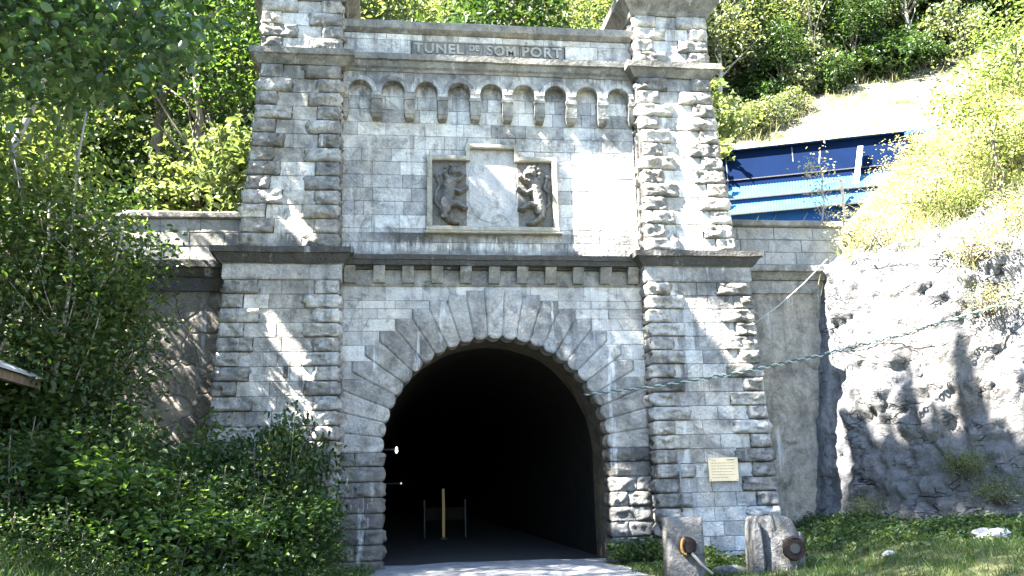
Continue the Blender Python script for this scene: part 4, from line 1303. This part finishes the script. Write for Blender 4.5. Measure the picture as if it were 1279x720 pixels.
# spires of the tallest trees, whose points fall on the rock
sp_ = []
for c, h, w in SPIKES:
    n = 150
    u = rng.uniform(0, 1, n)
    ss = c + rng.uniform(-1, 1, n)*w*(1-u); hh = 1.5 + (h-1.5)*u
    tt = (18.5 + rng.uniform(0, 5, n))/LD[0]
    sp_.append(np.stack([8.3+ss*.64 - LD[0]*tt, -.3-ss*.77 - LD[1]*tt, hh - LD[2]*tt], 1))
CS = np.concatenate(sp_)
CC = np.concatenate([CA, CB, CS])
CC = CC[(CC[:, 2] > 2.2)]
TRK = [(-10.2,-2.2,10.5),(-12.6,-.6,16),(-11.8,-4.2,24),(-14.2,-6.2,30),(-11.2,-7.4,24),(-14.6,-10.2,33),(-11.4,-10.8,27),(-13.4,-2.6,20),(-14.8,-13.6,30)]
TL = ['leafy ash tree with a slim leaning pale trunk at the left edge', 'broad ash tree beyond the left wing wall end', 'tall straight ash tree outside the left edge, its crown high above',
      'very tall beech tree on the left bank', 'beech tree on the left bank nearer the camera than the hut', 'tallest beech tree high on the left slope',
      'beech tree nearest the road on the left bank', 'medium beech tree up the slope behind the hut', 'dense beech tree farthest towards the camera on the left bank']
d2 = np.stack([np.hypot(CC[:, 0]-a, CC[:, 1]-b) + .18*np.maximum(0, CC[:, 2]-h-2) for a, b, h in TRK], 1)
own = d2.argmin(1)
for k, (a, b, h) in enumerate(TRK):
    C = CC[own == k]
    z0 = ground_z(a, b)
    t = thing('shade_tree', TL[k], 'tree', (a, b, z0), 0, 'trees on the left bank')
    hh = np.percentile(C[:, 2], 62) - z0
    mb = MB(); lean = (.9, .1) if k == 0 else (rng.normal()*.3, rng.normal()*.3)
    path = wobble_path((0, 0, -.4), (lean[0], lean[1], hh), 10, .10, rng)
    tube(mb, path, [(.10+.0045*hh)*(1-.88*i/10)+.012 for i in range(11)], 9)
    loc = np.array([a, b, z0])
    for j in range(40):
        q = C[rng.integers(len(C))] - loc
        f = np.clip((q[2]-1.0-.25*np.hypot(q[0], q[1]))/hh, .08, .95); i0 = int(f*10); w = f*10-i0
        s = np.array(path[i0])*(1-w)+np.array(path[min(10, i0+1)])*w
        mid = (s+q)/2 + np.array([0, 0, .4])
        test = np.stack([s+(mid-s)*e for e in (.3,.6,.9)]+[mid+(q-mid)*e for e in (.2,.5,.8,1)]) + loc
        if lets_through(test).any(): continue
        tube(mb, [tuple(s), tuple(mid), tuple(q)], [.045*(1-f)+.015, .022, .006], 5)
    mb.build('trunk', M['palebark' if k in (0, 2) else 'bark'], t, True)
    P = twig_leaves(C, 15, .36, .15, rng)
    V, Q = leaf_arrays(P, .17 if k else .15, rng, .35, .55)
    np_mesh('crown', V-loc, Q, M['leaf_shade'], t)

# ------------------------------------------------------------------ left side: visible trees and shrubs
# big-leaved maple overhanging the upper left corner
t = make_tree('maple_tree', 'dark green broad-leaved maple overhanging the upper left corner, close to the camera', 'tree', (-9.6, -11.2, ground_z(-9.6,-11.2)), 9.0,
          [((3.0,.8,5.7),(1.7,1.3,.8)), ((3.9,1.2,6.3),(1.0,1.0,.6)), ((1.6,.6,6.6),(2.0,1.4,1.3)), ((3.5,1.4,7.1),(1.3,1.2,.8)), ((0,0,8.2),(2.4,2.2,1.6))], 800, 18, .135, 'leaf_maple',
          tr=.15, spread=.24, seed=3, aspect=.66, droop=.55, limbs=10, lean=(.4,.3), limb_r=.35)
def sapling(name, label, x, y, h, crown, n, leaf, mat, seed, tr=.05, bark='palebark', trunks=1, lean=(0,0), per=16, spread=.28, z=None, group=None, cat='tree'):
    return make_tree(name, label, cat, (x, y, ground_z(x, y) if z is None else z), h, crown, n, per, leaf, mat, bark, tr, spread, lean, seed, group, 14, .3, .5, trunks)
G1 = 'young trees on the left bank'
sapling('young_ash', 'young ash with bright backlit leaves and thin leaning stems at the left edge', -9.0, -2.6, 8.2, [((.2,0,6.2),(1.3,1.1,1.7)),((.5,.2,4.2),(1.3,1.1,1.2))], 190, .14, 'leaf_lime', 21, .07, trunks=3, lean=(.5,0), group=G1)
sapling('young_ash', 'slender young ash in front of the left end of the wing wall', -8.0, -1.5, 6.6, [((.1,0,5.3),(1.0,.9,1.2)),((-.3,-.2,3.6),(1.2,1.0,1.2))], 170, .13, 'leaf_shade', 22, .05, trunks=2, lean=(.2,.1), group=G1)
sapling('young_ash', 'dark young ash hanging over the wing wall cornice', -8.6, -.9, 6.4, [((.0,-.1,5.4),(1.0,.8,.9)),((.35,-.2,4.0),(.9,.8,.9))], 130, .13, 'leaf_bush', 23, .05, trunks=2, lean=(.3,-.1), group=G1)
sapling('young_ash', 'thin young ash with sunlit top at the far left behind the hut', -10.2, -1.2, 9.5, [((.2,0,7.6),(1.2,1.1,1.6)),((.1,.1,5.4),(1.3,1.1,1.3))], 170, .14, 'leaf_lime', 24, .06, trunks=2, lean=(.7,0), group=G1)
sapling('young_ash', 'dense dark young ash standing between the hut and the wing wall', -8.6, -3.4, 6.2, [((.0,0,4.4),(1.3,1.1,1.5)),((.3,0,2.8),(1.2,1.0,1.0))], 260, .13, 'leaf_bush', 25, .06, trunks=2, lean=(.2,.1), group=G1)
sapling('young_ash', 'dark bushy ash at the left edge just behind the hut roof', -9.9, -3.6, 6.8, [((.1,0,4.8),(1.4,1.2,1.7)),((.2,0,2.8),(1.2,1.0,1.0))], 260, .14, 'leaf_bush', 27, .06, trunks=2, lean=(.1,.1), group=G1)
# trees behind the left wing wall
G2 = 'trees behind the left wing wall'
for k, (x, y, h, mat, lb, tr) in enumerate([
    (-8.6,4.2,11.5,'leaf_dark','tree with a thick grey forked trunk behind the left wing wall',.19),
    (-7.4,3.2,9.6,'leaf_shade','dark leafy tree close against the left pilaster, behind the wing wall',.12),
    (-10.8,3.6,10.5,'leaf_lime','bright lime green tree behind the wing wall, left of the forked trunk',.13),
    (-12.6,5.4,12.0,'leaf_dark','dark conifer-like tree deep behind the left wing wall',.17),
    (-13.4,2.8,9.5,'leaf_lime','bright tree behind the wing wall near the left edge',.12)]):
    z = hill_z(x, y)
    make_tree('wall_tree', lb, 'tree', (x, y, z), h, [((.2,0,h*.72),(1.7,1.5,h*.2)),((-.7,.3,h*.5),(1.4,1.2,h*.13)),((.9,-.3,h*.5),(1.2,1.0,h*.13)),((.1,0,h*.9),(1.1,1.0,h*.12))], 240, 15, .17, mat,
              'bark', tr, .36, (random.uniform(-.5,.5), 0), 40+k, G2, 18)

# shrubs
def make_bush(name, label, seed, mat, r, h, n, leaf, group, loc=(0,0,0), sp=.17):
    rng = np.random.default_rng(seed)
    t = thing(name, label, 'shrub', loc, 0, group)
    C = ellip(n, (0, 0, h*.5), (r, r, h*.52), rng, .45)
    C = C[C[:, 2] > .05]
    mb = MB()
    for j in range(16):
        q = C[rng.integers(len(C))]
        b0 = np.array([rng.normal()*.15, rng.normal()*.15, -.1])
        tube(mb, [tuple(b0), tuple((b0+q)/2+rng.normal(size=3)*.08+np.array([0,0,.15])), tuple(q), tuple(q*1.08+np.array([0,0,.12]))], [.022,.016,.009,.004], 5)
    mb.build('stems', M['bark'], t, True)
    P = clumps(C, 15, sp, rng)
    V, Q = leaf_arrays(P, leaf, rng, .1, .55)
    np_mesh('foliage', V, Q, M[mat], t)
    return t
GB = 'shrubs on the left bank below the portal'
protos = [make_bush('shrub', '', 60, 'leaf_bush', 1.0, 2.0, 230, .085, GB), make_bush('shrub', '', 61, 'leaf_mid', .9, 2.3, 170, .14, GB),
          make_bush('shrub', '', 62, 'leaf_bush', 1.1, 1.6, 250, .07, GB), make_bush('shrub', '', 63, 'leaf_dark', 1.0, 1.9, 200, .12, GB)]
spots = [ # x, y, scale, vertical scale
 (-3.95,-1.35,.66,1.8),(-4.5,-1.2,.9,3.0),(-5.2,-1.25,.95,2.4),(-6.0,-1.3,.95,1.9),(-4.2,-2.3,.85,1.45),(-5.0,-2.2,1.0,2.2),(-6.0,-2.3,1.0,1.7),(-7.0,-1.3,1.0,1.9),
 (-3.9,-3.2,.75,.75),(-4.7,-3.3,.95,1.0),(-5.7,-3.3,1.05,1.35),(-6.9,-2.6,1.05,1.5),(-8.0,-1.9,1.1,2.1),(-4.3,-4.3,.75,.6),(-5.3,-4.4,1.0,.9),(-6.4,-4.3,1.15,1.2),
 (-7.5,-3.7,1.2,1.7),(-8.8,-2.9,1.3,2.1),(-5.0,-5.5,.8,.55),(-6.1,-5.6,1.0,.8),(-7.3,-5.2,1.1,1.15),(-8.5,-5.0,1.2,1.3),(-9.7,-3.6,1.3,1.9),(-6.9,-6.8,.9,.7),(-7.9,-6.6,1.0,.9),
 (-4.05,-.75,.5,1.6),(-9.2,-1.6,1.2,2.2),(-10.4,-2.6,1.3,2.2)]
BL = ['dense small-leaved shrub', 'tall loose green shrub', 'low spreading fine-leaved shrub', 'dark glossy-leaved shrub']
WH = ['at the foot of the left pilaster', 'against the left pilaster, second from the arch', 'against the middle of the left pilaster', 'at the outer edge of the left pilaster', 'one step in front of the left pilaster foot', 'before the left pilaster, in the second row',
      'in the second row before the pilaster edge', 'in front of the left wing wall beside the pilaster', 'nearest the road in the third row', 'in the middle of the third row', 'left of centre in the third row', 'two steps before the wing wall',
      'under the young ashes by the wing wall', 'right end of the fourth row by the road', 'middle of the fourth row', 'left of the fourth row', 'in front of the slender ash', 'below the leaning ash at the left', 'right end of the front row by the road',
      'second in the front row', 'middle of the front row', 'just right of the hut eaves', 'beside the hut wall', 'frontmost at the bottom edge', 'at the bottom edge below the hut', 'squeezed between the arch jamb and the left pilaster', 'under the wing wall near the hut', 'behind the hut at the left edge']
for i, (x, y, s, vs_) in enumerate(spots):
    k = (i*3 + i//4) % 4
    lab = BL[k] + ' ' + WH[i]
    sz_ = max(s*vs_*.62, .85*s)
    lc = (x, y, ground_z(x, y)-.05 - 1.9*(sz_ - s*vs_*.62))
    if protos[k].get('used'):
        o = dup(protos[k], lc, random.uniform(0, 6.28), s, lab, GB, sz_)
    else:
        o = protos[k]; o['used'] = 1; o['label'] = lab; o.location = lc; o.scale = (s, s, sz_); o.rotation_euler[2] = random.uniform(0, 6)
for p in protos:
    if 'used' in p: del p['used']
for o in bpy.data.objects:
    if 'used' in o: del o['used']

# ------------------------------------------------------------------ right side plants
def rock_surf(u, h): return rock_pt(u, h)
GR = 'shrubs on the right rock slope'
dry = make_bush('dry_shrub', '', 70, 'leaf_dry', .85, 1.1, 120, .07, GR, sp=.30)
lime = make_bush('lime_shrub', '', 71, 'leaf_lime', .9, 1.2, 130, .08, GR, sp=.28)
rs = [(dry,3.1,7.4,1.0,'straw-coloured bush overhanging the right wing cornice'),(dry,3.9,8.3,1.2,'straw-coloured bush on the rock top, second from the portal'),(lime,4.7,8.0,.9,'yellow-green bush half way along the rock top'),
      (dry,5.4,9.2,1.3,'wide straw-coloured bush high on the rock slope'),(lime,6.2,9.0,1.1,'yellow-green bush under the lime sapling'),(dry,6.1,6.6,.8,'dry bush clinging to the sunlit rock face above the cable'),
      (dry,6.8,7.3,.9,'dry bush at the right edge above the cable'),(lime,7.0,10.4,1.4,'yellow-green bush at the right edge beside the sapling trunk'),(dry,4.4,10.0,1.2,'straw-coloured bush beside the blue shed end'),(lime,5.6,11.3,1.3,'yellow-green bush high on the slope right of the shed'),
      (dry,6.4,5.4,.6,'small dry bush in a crack low on the rock face'),(lime,3.6,1.0,.45,'small green bush at the shaded rock foot near the wing wall'),(lime,5.9,1.9,.5,'small green bush growing on a ledge of the shaded rock'),(lime,6.6,1.3,.55,'small green bush on the rock foot at the right')]
rq = random.Random(8)
adj = ['low', 'tall', 'thin', 'wide', 'ragged', 'rounded', 'sparse', 'leaning']
for k in range(34):
    u, h = rq.uniform(1.2, 8.2), rq.uniform(8.6, 15.5)
    p = dry if rq.random() < .85 else lime
    if p is dry: rs.append((p, u, h, rq.uniform(.5, 1.1), 'straw-coloured bush among the dry grass of the upper right slope'))
    else: rs.append((p, u, h, rq.uniform(.5, .9), 'yellow-green bush among the dry grass of the upper right slope'))
seen = set()
for p, u, h, s, lab in rs:
    c = rock_surf(u, h)
    if p.name in seen: dup(p, (c.x-.05, c.y-.05, c.z-.25), random.uniform(0, 6), s, lab, GR, s*.8)
    else:
        seen.add(p.name); p.location = (c.x-.05, c.y-.05, c.z-.25); p.scale = (s, s, s*.8); p['label'] = lab
c = rock_surf(2.75, 7.6)
make_tree('yellow_sapling', 'thin yellow-leaved sapling in front of the blue shed, rooted beside the wing coping', 'sapling', (8.75, .95, 7.6), 2.5,
          [((.1,0,1.7),(.55,.4,.75)),((.3,0,.8),(.4,.4,.5))], 42, 9, .085, 'leaf_dry', 'palebark', .02, .14, (.15,0), 80, None, 10)
make_tree('lime_sapling', 'bright lime-green sapling leaning over the rock at the right edge', 'sapling', (11.75, -1.95, 7.35), 3.6,
          [((-.15,-.1,1.9),(.95,.8,.8)),((-.5,0,2.9),(.9,.8,.6)),((.3,0,3.3),(1.0,.9,.7)),((.1,0,1.0),(.5,.5,.4))], 120, 13, .11, 'leaf_lime', 'bark', .045, .22, (.1,0), 81, None, 14)
make_tree('lime_sapling', 'lime-green tree hanging into the upper right corner', 'sapling', (15.2, 1.2, 10.6), 4.0,
          [((-.1,-.2,2.6),(1.4,1.2,.9)),((-.8,-.1,1.8),(.8,.8,.5)),((.4,0,3.5),(1.2,1.0,.8))], 150, 14, .13, 'leaf_lime', 'bark', .06, .28, (-.1,0), 82, None, 14)

# ------------------------------------------------------------------ forest on the hillside
GF = 'trees on the sunlit hillside behind the portal'
fp = []
for k, (h, mat, bark, leaf, n, wid) in enumerate([(9.5,'leaf_pale','bark',.24,250,2.3),(11.5,'leaf_grey','palebark',.22,260,2.0),(8.0,'leaf_dark','bark',.24,250,2.1),(12.5,'leaf_dark','palebark',.26,230,1.7),(7.0,'leaf_pale','bark',.2,240,2.0)]):
    fp.append(make_tree('hill_tree', '', 'tree', (0,0,0), h, [((0,0,h*.68),(wid,wid,h*.24)),((-wid*.5,.2,h*.48),(wid*.7,wid*.7,h*.15)),((wid*.5,-.2,h*.5),(wid*.7,wid*.7,h*.15)),((0,0,h*.9),(wid*.55,wid*.55,h*.12))],
                        n, 14, leaf, mat, bark, .15, .42, (random.uniform(-.6,.6), 0), 100+k, GF, 16))
FL = ['pale green tree on the sunlit hillside behind the portal', 'silvery grey-green tree on the sunlit hillside behind the portal', 'dark green tree on the sunlit hillside behind the portal', 'tall dark pine with a bare trunk on the hillside behind the portal', 'low pale bushy tree on the sunlit hillside behind the portal']
used = [False]*5
rg = random.Random(4)
def plant(k, x, y, s):
    lc = (x, y, hill_z(x, y)-.2)
    if used[k]: dup(fp[k], lc, rg.uniform(0, 6.28), s, FL[k], GF)
    else:
        used[k] = True; fp[k].location = lc; fp[k].scale = (s, s, s); fp[k]['label'] = FL[k]
placed = []
def clear(x, y, d):
    return all((x-a)**2+(y-b)**2 > d*d for a, b in placed)
# left and centre
tries = 0
while tries < 1500 and len(placed) < 84:
    tries += 1
    y = rg.uniform(8, 46); xr = 10 + .62*(y+21)
    x = rg.uniform(-xr*.9, 7.5 + .12*y)
    if x > -5.5 and y < 12: continue
    if not clear(x, y, 2.3): continue
    placed.append((x, y))
    plant(rg.choice([0, 0, 1, 4, 0, 1, 2, 3]) if x > -7 else rg.choice([0, 4, 0, 2, 1]), x, y, rg.uniform(.75, 1.2))
# upper right: a closed belt of darker trees above the bare netted slope
n0 = len(placed); tries = 0
while tries < 3000 and len(placed) < n0+95:
    tries += 1
    x = rg.uniform(8.5, 42); lim = 16.2 + .15*(x-9)
    y = lim + abs(rg.gauss(0, 5.5))
    if not clear(x, y, 1.45): continue
    placed.append((x, y))
    plant(rg.choice([1, 1, 1, 4, 1, 2] if x < 16 else [2, 2, 2, 3, 4, 1]), x, y, rg.uniform(.55, .85) if y < lim+3 else rg.uniform(.8, 1.15))
# undergrowth bushes between the trunks
GU = 'undergrowth bushes on the hillside'
ub = [make_bush('hill_bush', 'pale sunlit bush growing between the trunks on the hillside', 90, 'leaf_pale', 1.3, 2.0, 130, .20, GU),
      make_bush('hill_bush', 'grey-green bush along the upper edge of the bare slope', 91, 'leaf_grey', 1.4, 2.0, 140, .18, GU),
      make_bush('hill_bush', 'dark green bush in the shade between the trunks on the hillside', 92, 'leaf_dark', 1.3, 2.1, 130, .20, GU),
      make_bush('hill_bush', 'green bush close behind the left wing wall', 93, 'leaf_pale', 1.2, 2.2, 140, .17, GU)]
uu_ = [False]*4
def bush(k, x, y, s_):
    lc = (x, y, hill_z(x, y)-.15)
    if uu_[k]: dup(ub[k], lc, rg.uniform(0, 6.28), s_, None, GU, s_*rg.uniform(.8, 1.3))
    else: uu_[k] = True; ub[k].location = lc; ub[k].scale = (s_, s_, s_)
bp_ = []
def bclear(x, y, d):
    if all((x-a)**2+(y-b)**2 > d*d for a, b in bp_): bp_.append((x, y)); return True
    return False
for _ in range(900):
    y = 2.6 + abs(rg.gauss(0, 7)); x = rg.uniform(-9-.6*(y+10), -5.2)
    if len(bp_) < 80 and bclear(x, y, 1.25): bush(rg.choice([3, 2, 0, 2]) if y < 9 else rg.choice([0, 0, 2, 1]), x, y, rg.uniform(.8, 1.4))
m0 = len(bp_)
for _ in range(600):
    y = rg.uniform(5, 34); x = rg.uniform(-6, 8+.1*y)
    if len(bp_) < m0+55 and bclear(x, y, 1.7): bush(rg.choice([0, 0, 1, 0]), x, y, rg.uniform(.9, 1.6))
m0 = len(bp_)
for _ in range(900):
    x = rg.uniform(8, 40); lim = 15.6 + .15*(x-9); y = lim + abs(rg.gauss(0, 2.6))
    if len(bp_) < m0+75 and bclear(x, y, 1.15): bush(rg.choice([1, 1, 0] if x < 15 else [2, 2, 1, 2]), x, y, rg.uniform(.6, 1.2))

# dry grass on the open hillside and the rock top
def blades(P, h, w, rng, lean=.5):
    n = len(P)
    a = rng.uniform(0, 2*PI, n); H_ = h*rng.uniform(.5, 1.4, n)
    dx = np.stack([np.cos(a), np.sin(a), np.zeros(n)], 1)*w
    ln2 = rng.normal(size=(n, 3))*lean*H_[:, None]; ln2[:, 2] = H_
    md = ln2*.55; md[:, 2] = H_*.62
    V = np.stack([P-dx, P+dx, P+md+dx*.7, P+md-dx*.7, P+ln2+dx*.1, P+ln2-dx*.1], 1).reshape(-1, 3)
    i = np.arange(n)[:, None]*6
    Q = np.concatenate([i+np.array([[0, 1, 2, 3]]), i+np.array([[3, 2, 4, 5]])], 1).reshape(-1, 4)
    return V, Q
rng = np.random.default_rng(33)
pts = []
while len(pts) < 9000:
    x, y = rng.uniform(5.5, 36), rng.uniform(2.5, 24)
    if 1.0*mn.noise(Vector((x*.35, y*.35, 1))) + rng.uniform(-.5, .5) > -.15: pts.append((x, y, hill_z(x, y)-.03))
V, Q = blades(np.array(pts), .38, .022, rng, .6)
tag(np_mesh('dry_grass', V, Q, M['drygrass']), 'dry straw grass on the open hillside behind the blue shed', 'grass', kind='stuff')
pts = []
while len(pts) < 30000:
    u, h = rng.uniform(.8, 9), rng.uniform(5.0, 15)
    if mn.noise(Vector((u*1.2, h*.6, 8))) + (h-7.6)*.35 + rng.uniform(-.3, .3) > 0:
        p = rock_pt(u, h); pts.append((p.x, p.y, p.z-.03))
V, Q = blades(np.array(pts), .34, .012, rng, .8)
tag(np_mesh('dry_grass', V, Q, M['drygrass']), 'dry straw grass along the top of the right rock face', 'grass', kind='stuff')

# grass and weeds on the right verge
pts = []
while len(pts) < 22000:
    x, y = rng.uniform(1.6, 13), rng.uniform(-8.5, .3)
    if x < path_edge(y, 1) + .1*rng.normal(): continue
    if y > -.65 and x < 6.6: continue
    e = 1 if x > 4.4 else .55
    if mn.noise(Vector((x*.8, y*.8, 2))) + rng.uniform(-.55, .55) + (.35 if y < -2.5 else .1) > .12/e: pts.append((x, y, ground_z(x, y)-.02))
V, Q = blades(np.array(pts), .13, .008, rng, .6)
tag(np_mesh('grass', V, Q, M['grass']), 'short green grass on the right verge', 'grass', kind='stuff')
pts = []
while len(pts) < 9000:
    x, y = rng.uniform(-9, -2.6), rng.uniform(-9, -.4)
    if x > path_edge(y, -1): continue
    pts.append((x, y, ground_z(x, y)-.02))
V, Q = blades(np.array(pts), .22, .010, rng, .6)
tag(np_mesh('grass', V, Q, M['grass']), 'long rank grass under the shrubs on the left verge', 'grass', kind='stuff')
# low leafy weeds along the rock foot and the wall foot
pts = []
while len(pts) < 3000:
    u = rng.uniform(1.6, 7.6); bx, by = base_at(u); d = abs(rng.normal())*1.15
    x, y = bx - d*.75, by - d*.65 - .1
    pts.append((x, y, ground_z(x, y) + .13*rng.uniform(.3, 2.4)*max(.25, 1-d*.35)))
for _ in range(230):
    a, r_ = rng.uniform(0, 6.28), abs(rng.normal())*.32
    pts.append((3.75+math.cos(a)*r_*1.3, -2.4+math.sin(a)*r_, ground_z(3.75, -2.4)+rng.uniform(.05, .42)*max(.3, 1-r_)))
for _ in range(160):
    x = rng.uniform(2.45, 3.5); y = -.35 - abs(rng.normal())*.3
    pts.append((x, y, rng.uniform(.03, .3)))
P = clumps(np.array(pts), 13, .10, rng); P[:, 2] = np.maximum(P[:, 2], .02)
V, Q = leaf_arrays(P, .085, rng, -.05, .6)
tag(np_mesh('weeds', V, Q, M['leaf_bush']), 'low leafy weeds along the foot of the rock and the right pilaster', 'weeds', kind='stuff')

# ------------------------------------------------------------------ light, sky, camera
w = bpy.data.worlds.new('World'); SC.world = w; w.use_nodes = True
nt = w.node_tree; nt.nodes.clear()
sky = nt.nodes.new('ShaderNodeTexSky'); sky.sky_type = 'NISHITA'; sky.sun_disc = False
el = math.asin(-LD[2]); az = math.atan2(-LD[0], -LD[1])
sky.sun_elevation = el; sky.sun_rotation = az % (2*PI)
sky.altitude = 1100; sky.air_density = 1.0; sky.dust_density = .6; sky.ozone_density = 1.0
bg = nt.nodes.new('ShaderNodeBackground'); bg.inputs['Strength'].default_value = .07
ou = nt.nodes.new('ShaderNodeOutputWorld')
nt.links.new(sky.outputs[0], bg.inputs[0]); nt.links.new(bg.outputs[0], ou.inputs[0])
sl = bpy.data.lights.new('sun', 'SUN'); sl.energy = 5.0; sl.angle = R(.45); sl.color = (1.0, .95, .87)
so = link(bpy.data.objects.new('sun', sl))
so.rotation_euler = Vector(LD).to_track_quat('-Z', 'Y').to_euler()
so.location = (-30, -12, 40)

cam = bpy.data.cameras.new('camera'); co = link(bpy.data.objects.new('camera', cam))
cam.sensor_width = 36; cam.lens = 36*1169.53/1279; cam.clip_end = 2000; cam.clip_start = .1
yaw, pitch, roll = .1400104, .20726019, -.02423581
f_ = Vector((math.sin(yaw)*math.cos(pitch), math.cos(yaw)*math.cos(pitch), math.sin(pitch)))
r0 = Vector((math.cos(yaw), -math.sin(yaw), 0)); u0 = r0.cross(f_)
rr = r0*math.cos(roll) + u0*math.sin(roll); uu = -r0*math.sin(roll) + u0*math.cos(roll)
co.matrix_world = Matrix(((rr.x, uu.x, -f_.x, -2.577), (rr.y, uu.y, -f_.y, -21.275), (rr.z, uu.z, -f_.z, 1.627), (0, 0, 0, 1)))
SC.camera = co
vs = SC.view_settings
vs.view_transform = 'Standard'; vs.look = 'None'; vs.gamma = 1.0; vs.use_curve_mapping = False
vs.exposure = 4.1
SC.render.resolution_x = 1024; SC.render.resolution_y = 576
SC.cycles.max_bounces = 6
